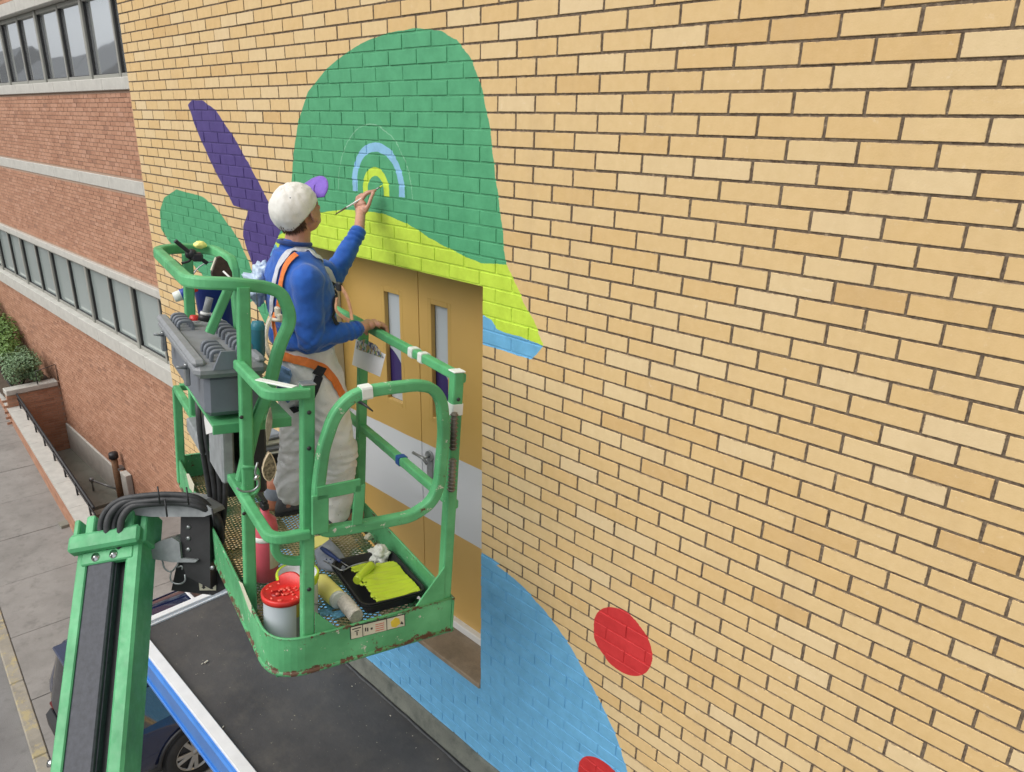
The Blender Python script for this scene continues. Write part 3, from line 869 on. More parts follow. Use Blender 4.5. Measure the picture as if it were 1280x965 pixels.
obj('slab', MB().box((-9.6, 1.25, GZ - .10), (3.4, 1.5, .17)), M_pave, af)
pl = thing('planter', 'raised red brick planter with grey coping holding shrubs against the building', 'planter', Matrix.Translation((XP - 1, 1.3, -8)))
PI_ = pl.matrix_world.inverted()
pz = -6.25
yf = 0.83
obj('wall', MB().box((XP - .12, (yf + RY) / 2, -7.15), (.2, RY - yf - .02, 1.75)), M_rmortar, pl, M=PI_)
mb = MB()
for k in range(0, 24):
    y = yf - .1 + (k % 2) * .1
    while y < RY - .1:
        mb.add(bs_v, bs_f, False, Matrix.Translation((XP - .016, y + .1, -7.98 + k * H)) @ Matrix.Rotation(R(90), 4, 'Z'))
        y += BL
obj('brick', mb, M_rbrick, pl, M=PI_, kind='stuff')
obj('coping_stone', MB().box((XP - .12, (yf + RY) / 2 - .02, pz - .05), (.3, RY - yf - .04, .12), .012), M_stone, pl, M=PI_)
obj('soil', MB().box((XP - 4.2, 1.4, pz - .25), (8, 1.0, .2)), M_bark, pl, M=PI_)
def shrub(name, c, rad, mat, n, label, leaf=.05, seed=1):
    rr_ = random.Random(seed)
    t = thing(name, label, 'shrub', Matrix.Translation(Vector(c) - Vector((0, 0, rad[2]))), 'shrubs in the planter')
    br = MB()
    for k in range(9):
        d = Vector((rr_.uniform(-1, 1) * rad[0], rr_.uniform(-1, 1) * rad[1], rad[2] * rr_.uniform(.8, 1.5)))
        br.tube([(0, 0, 0), d * .5 + Vector((0, 0, .05)), d], .01, 5, rad=[.012, .008, .004])
    obj('stem', br, M_bark, t)
    lf = MB()
    lobes = [(Vector((rr_.uniform(-.7, .7) * rad[0], rr_.uniform(-.7, .7) * rad[1], rr_.uniform(-.3, .6) * rad[2])), rr_.uniform(.35, .6)) for _ in range(12)]
    for k in range(n):
        l, s_ = rr_.choice(lobes)
        v = Vector((rr_.gauss(0, 1), rr_.gauss(0, 1), rr_.gauss(0, 1))).normalized() * (rr_.random() ** .35)
        p = l + Vector((v.x * rad[0] * s_, v.y * rad[1] * s_, v.z * rad[2] * s_)) + Vector((0, 0, rad[2]))
        nrm = (v + Vector((rr_.uniform(-.6, .6), rr_.uniform(-.6, .6), .5))).normalized()
        x = nrm.orthogonal().normalized(); x.rotate(Matrix.Rotation(rr_.uniform(0, 6), 3, nrm)); y = nrm.cross(x)
        L_ = leaf * rr_.uniform(.6, 1.3)
        lf.add([p, p + x * L_ * .5 + y * L_ * .28 + nrm * L_ * .08, p + x * L_, p + x * L_ * .5 - y * L_ * .28 + nrm * L_ * .08], [(0, 1, 2, 3)])
    obj('leaves', lf, mat, t, kind='stuff')
    return t
shrub('shrub', (XP - .75, 1.32, pz + .25), (.62, .42, .42), M_leafb, 5200, 'pale blue-green low shrub at the near end of the brick planter', .06, 3)
shrub('shrub', (XP - 2.6, 1.35, pz + .45), (1.2, .5, .65), M_leafa, 7000, 'bright green bushy shrub behind the pale shrub in the planter', .075, 4)
shrub('shrub', (XP - 5.2, 1.35, pz + .6), (1.4, .5, .8), M_leafa, 5000, 'tall yellow-green shrub farthest along the brick planter', .09, 5)
# little guard frame at the planter corner, standpipe and bracket by the wall
mb = MB(); mb.tube([(XP + .02, RY - .45, pz + .02), (XP + .02, RY - .45, pz + .34), (XP + .02, RY - .02, pz + .42), (XP + .02, RY - .02, pz + .02)], .012, 6)
tag(obj('guard_bracket', mb, M_blacksteel, None), 'thin black metal bracket at the corner of the planter by the red wall', 'bracket')
pp = thing('downpipe', 'short rusty brown standpipe fixed to the foot of the red wall', 'pipe', Matrix.Translation((-13.05, 1.78, -8.3)))
obj('pipe', MB().tube([(0, 0, 0), (0, 0, 1.42)], .065, 12), M_brown, pp)
obj('pipe_cap', MB().lathe([(0, .1), (.085, .1), (.09, .05), (.09, -.02), (.06, -.03)], (0, 0, 1.42), 14), M_blacksteel, pp)
obj('pipe_bracket', MB().box((.0, .08, 1.15), (.18, .12, .05), .005), M_steel, pp)
tag(obj('duct_box', MB().box((-12.72, 1.86, -7.75), (.3, .12, 1.2), .01), M_stone, None), 'pale grey duct box beside the brown standpipe on the red wall', 'duct')
mb = MB(); mb.tube(fillet([(-14.1, 1.55, -7.98), (-14.1, 1.55, -7.72), (-13.6, 1.7, -7.72), (-13.55, 1.88, -7.85)], .1), .022, 8); mb.lathe([(0, .07), (.05, .07), (.05, 0), (.03, -.02)], (-14.1, 1.55, -7.74), 10)
tag(obj('hose_bib', mb, M_steel, None), 'small grey pipe fitting standing on the sunken concrete floor', 'pipe fitting')

# ---- street opposite (seen reflected in the windows)
def house(x, y, w, d, h, mat, lab, roofm, rz=0):
    t = thing('house', lab, 'house', Matrix.Translation((x, y, GZ - .1)) @ Matrix.Rotation(rz, 4, 'Z'))
    obj('wall', MB().box((0, 0, h / 2), (w, d, h)), mat, t)
    b = MB(); b.add([(-w / 2 - .3, -d / 2 - .4, h), (w / 2 + .3, -d / 2 - .4, h), (w / 2 + .3, d / 2 + .4, h), (-w / 2 - .3, d / 2 + .4, h), (-w / 2 - .3, 0, h + d * .38), (w / 2 + .3, 0, h + d * .38)],
          [(0, 1, 5, 4), (2, 3, 4, 5), (0, 4, 3), (1, 2, 5), (0, 3, 2, 1)])
    obj('roof', b, roofm, t)
    for i in range(int(w // 2.6)):
        for k in range(int(h // 2.8)):
            wf = obj('window', MB().box((-w / 2 + 1.6 + i * 2.6, d / 2 + .02, 1.7 + k * 2.8), (1.1, .08, 1.5), .02), M_white, t)
            obj('pane', MB().box((-w / 2 + 1.6 + i * 2.6, d / 2 + .065, 1.7 + k * 2.8), (.9, .02, 1.3)), M_darkgap, wf)
M_h1 = simple('cream_siding', (.55, .51, .40), .8); M_h2 = simple('grey_siding', (.42, .44, .45), .8); M_rf = simple('slate_roof', (.14, .145, .15), .8)
house(-38, -14, 11, 8, 8.4, M_h1, 'cream sided house across the street, nearest of the row', M_rf)
house(-53, -14.5, 10, 9, 8.8, M_h2, 'grey sided house across the street, second of the row', M_rf, .05)
house(-69, -14, 12, 8, 8.2, M_h1, 'wide cream house across the street, third of the row', M_rf, -.04)
house(-88, -15, 13, 9, 9.4, M_h2, 'tall grey house across the street, fourth of the row', M_rf)
house(-112, -16, 14, 9, 8.6, M_h1, 'cream house across the street, farthest of the row', M_rf, .1)
mb = MB(); nx, ny = 120, 12
for i in range(nx + 1):
    for j in range(ny + 1):
        x = -900 + 940 * i / nx; y = -75 - 120 * j / ny
        hgt = math.sin(math.pi * min(1, j / ny)) * (24 + 9 * noise.noise(Vector((x * .012, y * .012, 3)))) + 1.5 * noise.noise(Vector((x * .2, y * .2, 1)))
        mb.v.append(Vector((x, y, GZ + hgt)))
for i in range(nx):
    for j in range(ny):
        a = i * (ny + 1) + j; mb.f.append([a, a + 1, a + ny + 2, a + ny + 1]); mb.sm.append(False); mb.mi.append(0)
obj('hill', mb, simple('wooded_hill', (.05, .085, .045), .95, var=.4, scale=.3), None, kind='structure')

# ================================================================== BOOM LIFT
BI = BM.inverted()
lift = thing('boom_lift', 'green boom lift with its railed work basket raised in front of the mural', 'boom lift', BM)
WB, LB = .72, 1.95
PR = rrect(.037, .037, .007); PP = rrect(.045, .045, .007); PG = rrect(.041, .041, .008)
Z3 = (0, 0, 1)
def rail(name, pts, prof=PR, mat=None, r=.0, up=Z3, closed=False):
    p = fillet(pts, r, 8) if r else pts
    return obj(name, MB().tube(p, 0, prof=prof, up=up, smooth=False, closed=closed), mat or M_green, lift)
def post(x, y, z0_, z1_, prof=PP, mat=None):
    b = MB().tube([(x, y, z0_), (x, y, z1_)], 0, prof=prof, up=(1, 0, 0), smooth=False)
    return obj('post', b, mat or M_green, lift)
# toe boards: folded sheet with a rolled lower edge
TB = [(-.004, 0), (.004, 0), (.004, .155), (-.004, .155)]
def toe(pts, r=.0):
    p = fillet(pts, r, 10) if r else [Vector(q) for q in pts]
    b = MB(); b.tube(p, 0, prof=TB, up=Z3, smooth=False)
    b.tube([q + Vector((0, 0, .006)) for q in p], .011, 8)
    b.tube([q + Vector((0, 0, .155)) for q in p], .006, 6)
    return obj('toe_board', b, M_green_board, lift)
toe([(-.008, LB + .02, .0), (-.008, -.010, .0), (WB + .008, -.010, .0)], .15)
toe([(WB + .014, -.018, .0), (WB + .014, LB + .02, .0)])
toe([(WB + .004, LB + .02, .0), (.01, LB + .02, .0)])
# floor frame and expanded metal floor
fr = MB()
for y in (.06, .55, .98, 1.45, 1.90): fr.box((WB / 2, y, .008), (WB - .03, .045, .03), .003)
for x in (.04, .36, .68): fr.box((x, LB / 2, .000), (.04, LB - .06, .03), .003)
obj('floor_frame', fr, M_dgreen, lift)
m, nt, bs = nodes('expanded_metal'); P = objco(nt)
c = ramp(nt, noisen(nt, 3.2, 3, .6, P), [(.38, (.05, .20, .10)), (.5, (.32, .29, .15)), (.62, (.55, .47, .25))])
c = mix(nt, ramp(nt, noisen(nt, 40, 3, .7, P), [(.6, (0, 0, 0)), (.66, (1, 1, 1))]), c, (.6, .6, .52))
lk(nt, c, bs.inputs['Base Color']); bs.inputs['Roughness'].default_value = .5; bs.inputs['Metallic'].default_value = .2
gr = MB(); y = .03; par = 0
while y < LB - .03:
    ptsz = []; x = .03; k = 0
    while x < WB - .02:
        ptsz.append((x, y + (.0062 if (k + par) % 2 else -.0062), .030)); x += .0165; k += 1
    gr.tube(ptsz, 0, prof=[(-.0016, -.003), (.0016, -.003), (.0016, .003), (-.0016, .003)], up=Z3, caps=False, smooth=False)
    y += .0118; par += 1
obj('floor_grating', gr, m, lift, kind='stuff')
# posts
post(WB - .014, .016, .0, 1.125); post(.132, .020, .0, 1.125); post(.022, .42, .0, 1.39)
post(WB, 1.0, .02, 1.085); post(WB, LB - .02, .02, 1.085); post(0, LB - .03, .02, .575)
# rails
rail('top_rail', [(WB, .0, 1.10), (WB, LB, 1.10), (.25, LB, 1.10), (.22, 1.75, 1.10)], r=.06)
rail('mid_rail', [(WB, .0, .575), (WB, LB, .575), (.02, LB, .575)], r=.06)
rail('top_rail', [(.0, .42, 1.10), (.0, -.0, 1.10), (.132, -.0, 1.10)], r=.13)
rail('mid_rail', [(.0, LB - .02, .575), (.0, .0, .575), (.132, .0, .575)], r=.13)
# console guard loop
rail('guard_rail', [L(302, 600, 1, .44), L(318, 530, 1, .44), L(335, 490, 1, .44), L(349, 432, 1, .44), L(365, 398, 1, .44), L(352, 366, 1, .44), L(334, 359, 1, .44), (.0, .43, 1.40), (-.15, .475, 1.40), (-.135, 1.36, 1.40), (-.05, 1.49, 1.40), (.13, 1.5, 1.40), (.16, 1.2, 1.38), (.15, .9, .60)], prof=rrect(.042, .046, .01), up=None, r=[0, .03, .05, .05, .05, .05, .03, .03, .12, .15, .1, .1, .05, 0])
post(.0, 1.40, .575, 1.385)
rail('strut', [L(288, 356, 1, .9), L(262, 416, 1, .9)], up=(0, 1, 0))
rail('strut', [(.0, .42, .16), (.16, .44, .9)], prof=rrect(.03, .05, .006), up=(0, 1, 0)) if False else None
obj('shelf_plate', MB().box((.06, .78, .848), (.30, .62, .012), .002).box((.06, .47, .835), (.30, .012, .04), .002), M_green, lift)
obj('gusset', MB().prism([(0, 0), (.13, .0), (0, .16)], -.004, .004, M=Matrix.Translation((WB - .03, -.006, .15)) @ Matrix.Rotation(R(90), 4, 'X') @ Matrix.Scale(-1, 4, (1, 0, 0))), M_green, lift)
obj('gusset', MB().prism([(0, 0), (.09, .0), (0, .10)], -.004, .004, M=Matrix.Translation((.155, -.004, .15)) @ Matrix.Rotation(R(90), 4, 'X')), M_green, lift)
# gate
gp = [L(400, 665, 1, -.03), L(397, 615, 1, -.03), L(404, 560, 1, -.03), L(418, 518, 1, -.03), L(440, 494, 1, -.03), L(470, 487, 1, -.03), L(520, 481, 1, -.03), L(540, 484, 1, -.03), L(552, 500, 1, -.03), L(555, 540, 1, -.03), L(549, 605, 1, -.03), L(540, 627, 1, -.03), L(515, 645, 1, -.03), L(460, 656, 1, -.03)]
gate = obj('gate', MB().tube(fillet(gp, .04, 5, True), 0, prof=PG, up=(0, 1, 0), smooth=False, closed=True), M_green_scuffed, lift)
g0, g1, g2 = L(396, 617, 1, -.05), L(450, 606, 1, -.05), L(446, 655, 1, -.05)
obj('latch_bracket', MB().tube([g0, g1], 0, prof=rrect(.05, .012, .003), up=(0, 1, 0), smooth=False).tube([g1, g2], 0, prof=rrect(.04, .012, .003), up=(0, 1, 0), smooth=False), M_green, gate)
obj('latch_plate', MB().box((g0 + Vector((.012, 0, -.08))), (.06, .012, .15), .003), M_green, gate)
for q in (((568, 516), (566, 562)), ((566, 574), (564, 614))):
    a, b = L(*q[0], 1, -.02), L(*q[1], 1, -.02)
    h = MB().tube([a, b], .012, 10)
    for k in range(9):
        c_ = a.lerp(b, (k + .5) / 9); h.lathe([(.012, -.003), (.017, 0), (.012, .003)], c_, 12)
    obj('hinge_spring', h, M_coil, gate)
# foot loop under the mid rail, lanyard eye, bolts
rail('foot_loop', [L(346, 668, 1, .03), L(342, 685, 1, .03), L(350, 699, 1, .03), L(372, 702, 1, .03), L(392, 696, 1, .03)], prof=rrect(.03, .03, .006), r=.04, up=(0, 1, 0))
b = MB(); e = L(313, 600, 1, .40)
b.tube(fillet([e + Vector((-.03, 0, .06)), e + Vector((.03, 0, .05)), e + Vector((.03, 0, -.06)), e + Vector((-.03, 0, -.07))], .04, 5), .008, 8)
obj('lanyard_eye', b, M_green, lift)
b = MB()
for (x, y, z) in ((.132, -.004, 1.03), (.132, -.004, .9), (.132, -.004, .35), (WB - .014, -.008, 1.02), (0, .394, .9), (0, .394, .5)): b.lathe([(0, .004), (.007, .003), (.008, 0)], (0, 0, 0), 8, M=Matrix.Translation((x, y, z)) @ Matrix.Rotation(R(90), 4, 'X'))
obj('bolt', b, M_blacksteel, lift)
obj('post_cap', MB().box((.132, .020, 1.127), (.05, .05, .006), .002), M_steel, lift)
obj('post_cap', MB().box((WB - .014, .016, 1.127), (.05, .05, .006), .002), M_wtape, lift)
def wrap(path_a, path_b, prof, mat, name='tape_wrap', par=None, up=Z3):
    return obj(name, MB().tube([path_a, path_b], 0, prof=prof, up=up, smooth=False), mat, par or lift)
PT = rrect(.048, .048, .008); PT2 = rrect(.045, .045, .008)
wrap(L(450, 491, 1, -.03), L(463, 488.5, 1, -.03), rrect(.049, .049, .009), M_wtape, par=gate, up=(0, 1, 0))
wrap((WB, .49, .575), (WB, .525, .575), PT2, M_tape)
wrap((WB, .31, 1.10), (WB, .345, 1.10), PT2, M_wtape)
wrap((WB, .40, 1.10), (WB, .44, 1.10), PT2, M_wtape)
wrap((.0, .14, 1.118), (.09, .015, 1.118), rrect(.03, .006, .002), M_wtape)
wrap((WB - .014, .016, .955), (WB - .014, .016, 1.0), rrect(.051, .051, .008), M_wtape, up=(1, 0, 0))
# decals
def decal(pts, ax, val, mat, name='decal', par=None, off=.0012):
    """flat sticker whose outline corners lie on the plane local[ax] = val"""
    n = Vector((0, 0, 0)); n[ax] = 1
    s_ = 1 if ((BRi @ (CAM - BT))[ax] - val) > 0 else -1
    P3 = [L(*q, ax, val) + n * s_ * off for q in pts]
    return obj(name, MB().add(P3 + [p - n * s_ * off * .9 for p in P3], [tuple(range(len(P3))), tuple(range(len(P3), 2 * len(P3)))[::-1]] + [(i, (i + 1) % len(P3), len(P3) + (i + 1) % len(P3), len(P3) + i) for i in range(len(P3))]), mat, par or lift)
FY = -.015
decal([(437, 783.5), (506, 767), (506.5, 782), (438, 799.5)], 1, FY, M_ink, off=.0010)
decal([(438.3, 784.5), (452.5, 781), (453, 795.5), (439, 798.5)], 1, FY, M_sticker, off=.0018)
decal([(453.5, 781), (482.5, 774), (483, 787.5), (454, 794.8)], 1, FY, M_sticker, off=.0018)
decal([(483.7, 773.5), (505, 768.3), (505.5, 781.8), (484, 787)], 1, FY, M_sticker, off=.0018)
decal([(488, 777), (494, 771.5), (499, 773), (500, 779), (494, 784), (489, 783)], 1, FY, M_inky, off=.0024)
decal([(440, 786), (451, 783), (451, 784.2), (440, 787.2)], 1, FY, M_ink, off=.0024)
decal([(443, 788.5), (448.5, 787), (448.5, 788), (443, 789.5)], 1, FY, M_ink, off=.0024)
decal([(445.3, 789.5), (446.6, 789), (446.8, 793.5), (445.5, 794)], 1, FY, M_ink, off=.0024)
for x in (456, 458.6): decal([(x, 784.5), (x + 1.4, 784), (x + 1.5, 788.5), (x + .1, 789)], 1, FY, M_ink, off=.0024)
decal([(463, 784.5), (465.5, 783.8), (465.6, 786.3), (463.2, 787)], 1, FY, M_ink, off=.0024)
for k in range(4): decal([(469, 780.3 + k * 2.6), (480, 777.6 + k * 2.6), (480, 778.4 + k * 2.6), (469, 781.1 + k * 2.6)], 1, FY, M_inkr, off=.0024)
decal([(500, 779.5), (502, 776), (504, 779), (503.5, 780)], 1, FY, M_ink, off=.0024)
decal([(298.5, 726), (303, 729), (314.5, 757), (315, 768), (311, 761)], 0, -.013, M_sticker)
decal([(233, 592), (236, 592), (243, 606), (242, 616), (237, 610)], 0, -.013, M_sticker)

# platform control console under the guard loop
con = thing if False else None
cb = MB()
for (p, q, r_, z0_, z1_) in ((0, 0, 0, .86, 1.05),):
    cb.box((.005, .91, .955), (.22, .80, .17), .02)
console = obj('control_console', cb, M_grey, lift)
lid = MB(); lid.box((-.01, .93, 1.062), (.27, .92, .055), .02)
lid.box((-.125, .93, 1.094), (.05, .90, .03), .012); lid.box((.10, .93, 1.094), (.04, .90, .03), .012)
obj('lid', lid, M_greylid, console)
for k in range(4):
    for (x, y) in ((-.07, 1.10 + k * .055), (-.045, .53 + k * .055), (.07, .62 + k * .06), (.07, .88 + k * .06)):
        rbm = MB().tube(fillet([(x - .03, y, 1.08), (x - .028, y, 1.128), (x + .028, y, 1.128), (x + .03, y, 1.08)], .02, 4), 0, prof=rrect(.014, .022, .004), up=(0, 1, 0), smooth=False)
        obj('switch_guard', rbm, M_grey, console)
obj('end_fin', MB().prism([(-.05, 0), (.05, 0), (.03, .07), (-.02, .07)], -.008, .008, M=Matrix.Translation((-.03, .475, 1.07)) @ Matrix.Rotation(R(90), 4, 'X')), M_grey, console)
for y in (.62, 1.2):
    obj('latch', MB().box((-.148, y, 1.02), (.02, .03, .09), .004).tube([(-.15, y - .02, 1.05), (-.19, y - .03, 1.06)], .006, 6), M_steel, console)
obj('control_box', MB().box((-.012, .72, .70), (.05, .26, .30), .008), M_greysteel, lift)
decal([(252, 500), (262, 497), (268, 540), (258, 543)], 0, -.0385, M_white)
decal([(256, 512), (259, 511), (264, 522), (261, 524)], 0, -.040, M_inkr)
obj('mounting_column', MB().box((.09, .70, .66), (.10, .24, .34), .01), M_blacksteel, lift)
obj('mounting_column', MB().box((.06, 1.22, .60), (.07, .16, .75), .01), M_blacksteel, lift)
rail('support_arm', [(-.02, 1.32, .57), (-.02, .98, .57)], prof=rrect(.06, .07, .008), mat=M_greysteel)
# hydraulic hoses and rotator
def hose(pts, r, mat=M_rubber, name='hose'):
    return obj(name, MB().tube(fillet(pts, .12, 8), r, 8), mat, lift, M=BI)
D0 = 3.25
hs_ = []
for k in range(4):
    o1 = (k - 2)
    hose([dep(129 + k * 7, 690, 3.30), dep(124 + k * 9, 648, 3.32 - .02 * (k % 2)), dep(146 + k * 6, 624 + k * 2.5, 3.31), dep(200 + 6 * k, 617 + k * 3.2, 3.32 + .02 * (k % 2)), dep(248, 620 + k * 3.6, 3.34), dep(268 + k * 2, 640 + k * 2, 3.42), dep(266 + k * 4, 700, 3.66), dep(262 + k * 5, 735, 3.72)], .0135 + .003 * (k % 2))
for k in range(4):
    hose([dep(250 + k * 6, 720, 3.74), dep(266 + k * 5, 640, 3.52), dep(258 + k * 8, 590, 3.40), dep(250 + k * 7, 545, 3.25), dep(247 + k * 8, 500, 3.2)], .013)
for (x, y) in ((197, 612), (206, 628), (233, 613), (265, 640)):
    a, b = dep(x, y - 4, 3.285), dep(x + 3, y + 18, 3.285)
    obj('cable_tie', MB().tube([a, b], .004, 6), M_black, lift, M=BI)
def slab_px(name, pts, d0, thick, mat, par=lift):
    """plate facing the viewer side of the mount: outline at depth d0, real thickness behind"""
    f = [dep(x, y, d0) for x, y in pts]; bk = [p + FW * thick for p in f]; n = len(pts)
    b = MB().add(f + bk, [tuple(range(n)), tuple(range(n, 2 * n))[::-1]] + [(i, (i + 1) % n, n + (i + 1) % n, n + i) for i in range(n)])
    return obj(name, b, mat, par, M=BI)
slab_px('jib_cover', [(150, 642), (152, 630), (180, 624), (225, 622), (252, 626), (266, 637), (267, 642), (255, 646), (190, 646)], 3.36, .16, M_greysteel)
rot = slab_px('rotator_housing', [(226, 645), (262, 645), (263, 736), (232, 720), (225, 690)], 3.42, .18, M_blacksteel)
slab_px('rotator_flange', [(186, 684), (200, 676), (215, 672), (224, 678), (226, 698), (247, 700), (244, 703), (215, 703), (186, 698)], 3.40, .10, M_greysteel)
slab_px('mount_plate', [(222, 700), (264, 690), (288, 733), (266, 744), (214, 738)], 3.50, .05, M_blacksteel)
b = MB()
for (x, y) in ((235, 659), (235, 673), (235, 687), (265, 710)):
    b.lathe([(0, .0), (.010, 0), (.010, .006), (0, .006)], (0, 0, 0), 12, M=Matrix.Translation(dep(x, y, 3.415)) @ FW.to_track_quat('Z', 'Y').to_matrix().to_4x4())
obj('bolt', b, M_steel, lift, M=BI)
def decal_dep(pts, d, mat, name='decal'):
    f = [dep(x, y, d) for x, y in pts]
    return obj(name, MB().add(f + [p + FW * .001 for p in f], [tuple(range(len(f))), tuple(range(len(f), 2 * len(f)))[::-1]]), mat, lift, M=BI)
decal_dep([(248.5, 728.5), (270, 728.5), (270, 738), (249.5, 738)], 3.49, M_sticker)
decal_dep([(253, 731), (256, 731), (256, 734), (257.5, 734), (254.5, 736.5), (251.5, 734), (253, 734)], 3.488, M_ink)
decal_dep([(263, 736.5), (263, 733.5), (261.5, 733.5), (264.5, 731), (267.5, 733.5), (266, 733.5), (266, 736.5)], 3.488, M_ink)
decal_dep([(264, 707), (268, 706), (272, 711), (270, 714), (266, 713)], 3.49, M_sticker)
for pts in ([(203, 700), (205, 711), (214, 716), (222, 706), (223, 700)], [(214, 715), (212, 726), (222, 731), (232, 727), (231, 718)], [(222, 709), (228, 707), (228, 712)]):
    hose([dep(x, y, 3.42) for x, y in pts], .004, M_steel, 'cable')
# boom
P1, P2 = dep(143, 664, 3.34), dep(112, 965, 2.82)
ba = (P2 - P1).normalized()
bwv = (RT - ba * RT.dot(ba)).normalized(); bn = bwv.cross(ba).normalized()
if bn.dot(CAM - P1) < 0: bn = -bn
BX = Matrix(((bwv.x, bn.x, ba.x, P1.x), (bwv.y, bn.y, ba.y, P1.y), (bwv.z, bn.z, ba.z, P1.z), (0, 0, 0, 1))) @ Matrix.Diagonal((.86, .86, 1, 1))
BXl = BI @ BX
LBm = 7.6
def bobj(name, b, mat): return obj(name, b, mat, lift, M=BXl)
bobj('boom_beam', MB().box((-.150, -.045, LBm / 2), (.052, .09, LBm), .006), M_boom)
bobj('boom_beam', MB().box((.108, -.095, LBm / 2), (.078, .20, LBm), .014), M_boom)
bobj('boom_beam', MB().box((-.02, -.15, LBm / 2 + .3), (.17, .14, LBm - .6), .012), M_blacksteel)
bobj('cable_tray', MB().box((-.055, -.035, LBm / 2 + .03), (.130, .07, LBm - .06), .008).box((.014, -.05, LBm / 2 + .03), (.006, .05, LBm - .06)), simple('tray_black', (.055, .06, .075), .6, var=.25, scale=40, bmp=.2))
bobj('gap_shade_strip', MB().box((.040, -.08, LBm / 2), (.05, .02, LBm)), M_black)  # black strip stands in for the shade in the gap beside the tray
hb_ = MB(); hb_.box((-.028, .018, .045), (.36, .075, .085), .014)
hb_.box((-.195, -.09, -.01), (.028, .20, .15), .006); hb_.box((.152, -.09, -.01), (.035, .20, .17), .006)
hb_.box((-.115, -.02, -.035), (.045, .10, .10), .006); hb_.box((.075, -.02, -.035), (.075, .12, .10), .008)
bobj('boom_head', hb_, M_boom)
bobj('boom_head', MB().box((-.02, -.012, .115), (.26, .045, .06), .006), M_boom)
for x in (-.078, .012):
    bb = MB(); bb.lathe([(0, .012), (.010, .010), (.012, .004), (.02, .003), (.021, 0)], (0, 0, 0), 14, M=Matrix.Translation((x, .012, .115)) @ Matrix.Rotation(R(-90), 4, 'X'))
    bobj('bolt', bb, M_chrome)
bb = MB(); bb.lathe([(0, .02), (.014, .018), (.014, 0)], (0, 0, 0), 12, M=Matrix.Translation((-.18, -.02, .93)) @ Matrix.Rotation(R(-90), 4, 'Y'))
bobj('bolt', bb, M_chrome)
# base machine standing on the street, out of the picture
b0 = P1 + ba * LBm
bm_ = Matrix.Translation(Vector((b0.x + .3, b0.y - .3, GZ - .13)))
obj('chassis', MB().box((0, 0, .75), (2.4, 1.6, .45), .05).box((.3, 0, 1.25), (1.6, 1.2, .7), .08), M_boom, lift, M=BI @ bm_)
for sx in (-1, 1):
    for sy in (-1, 1):
        obj('wheel', MB().lathe([(0, -.13), (.32, -.13), (.40, -.09), (.40, .09), (.32, .13), (0, .13)], (0, 0, 0), 24, M=Matrix.Translation((sx * .9, sy * .85, .40)) @ Matrix.Rotation(R(90), 4, 'X')), M_tyre, lift, M=BI @ bm_)

# ================================================================== CAR beside the canopy
car = thing('parked_car', 'dark navy hatchback parked nose-in beside the canopy, mostly hidden by the boom', 'car', Matrix.Translation((-5.22, .40, GZ)))
CW, CL = 1.62, 3.1
def car_section(y):
    """half-profile of the body at length position y (0 tail .. CL nose)"""
    t = y / CL
    belt = .86 - .10 * max(0, t - .72) / .28
    if t < .06: roof = belt + (t / .06) * .42
    elif t < .62: roof = 1.44 - .10 * abs(t - .35)
    elif t < .80: roof = 1.44 - .03 - (t - .62) / .18 * (1.41 - belt - .04)
    else: roof = belt + .04 - (t - .80) * .5
    roof = max(roof, belt + .01)
    w = CW / 2 * (1 - .10 * max(0, .08 - t) / .08 - .16 * max(0, t - .86) / .14)
    wr = w * (.80 if roof > belt + .15 else .93)
    return [(w * .92, .22), (w, .40), (w, .62), (w * .985, belt - .04), (w * .95, belt), ((w * .95 + wr) / 2, (belt + roof) / 2 + .02), (wr, roof - .03), (wr * .80, roof), (0, roof + .015)]
rings = []
NY = 33
for i in range(NY):
    y = CL * i / (NY - 1)
    hp = car_section(y)
    full = [(x, z) for x, z in hp] + [(-x, z) for x, z in hp[::-1][1:]]
    rings.append([Vector((x, y - 1.6, z)) for x, z in full])
cb_ = obj('body', MB().loft(rings), M_carblue, car); ss_ = cb_.modifiers.new('s', 'SUBSURF'); ss_.levels = 1; ss_.render_levels = 1
def at_side(y, z, sgn, out=.012):
    hp = car_section(y + 1.6)
    for (xa, za), (xb, zb) in zip(hp, hp[1:]):
        if za <= z <= zb: 
            return Vector((sgn * (xa + (xb - xa) * (z - za) / max(zb - za, 1e-5) + out), y, z))
    return Vector((sgn * (hp[-2][0]), y, z))
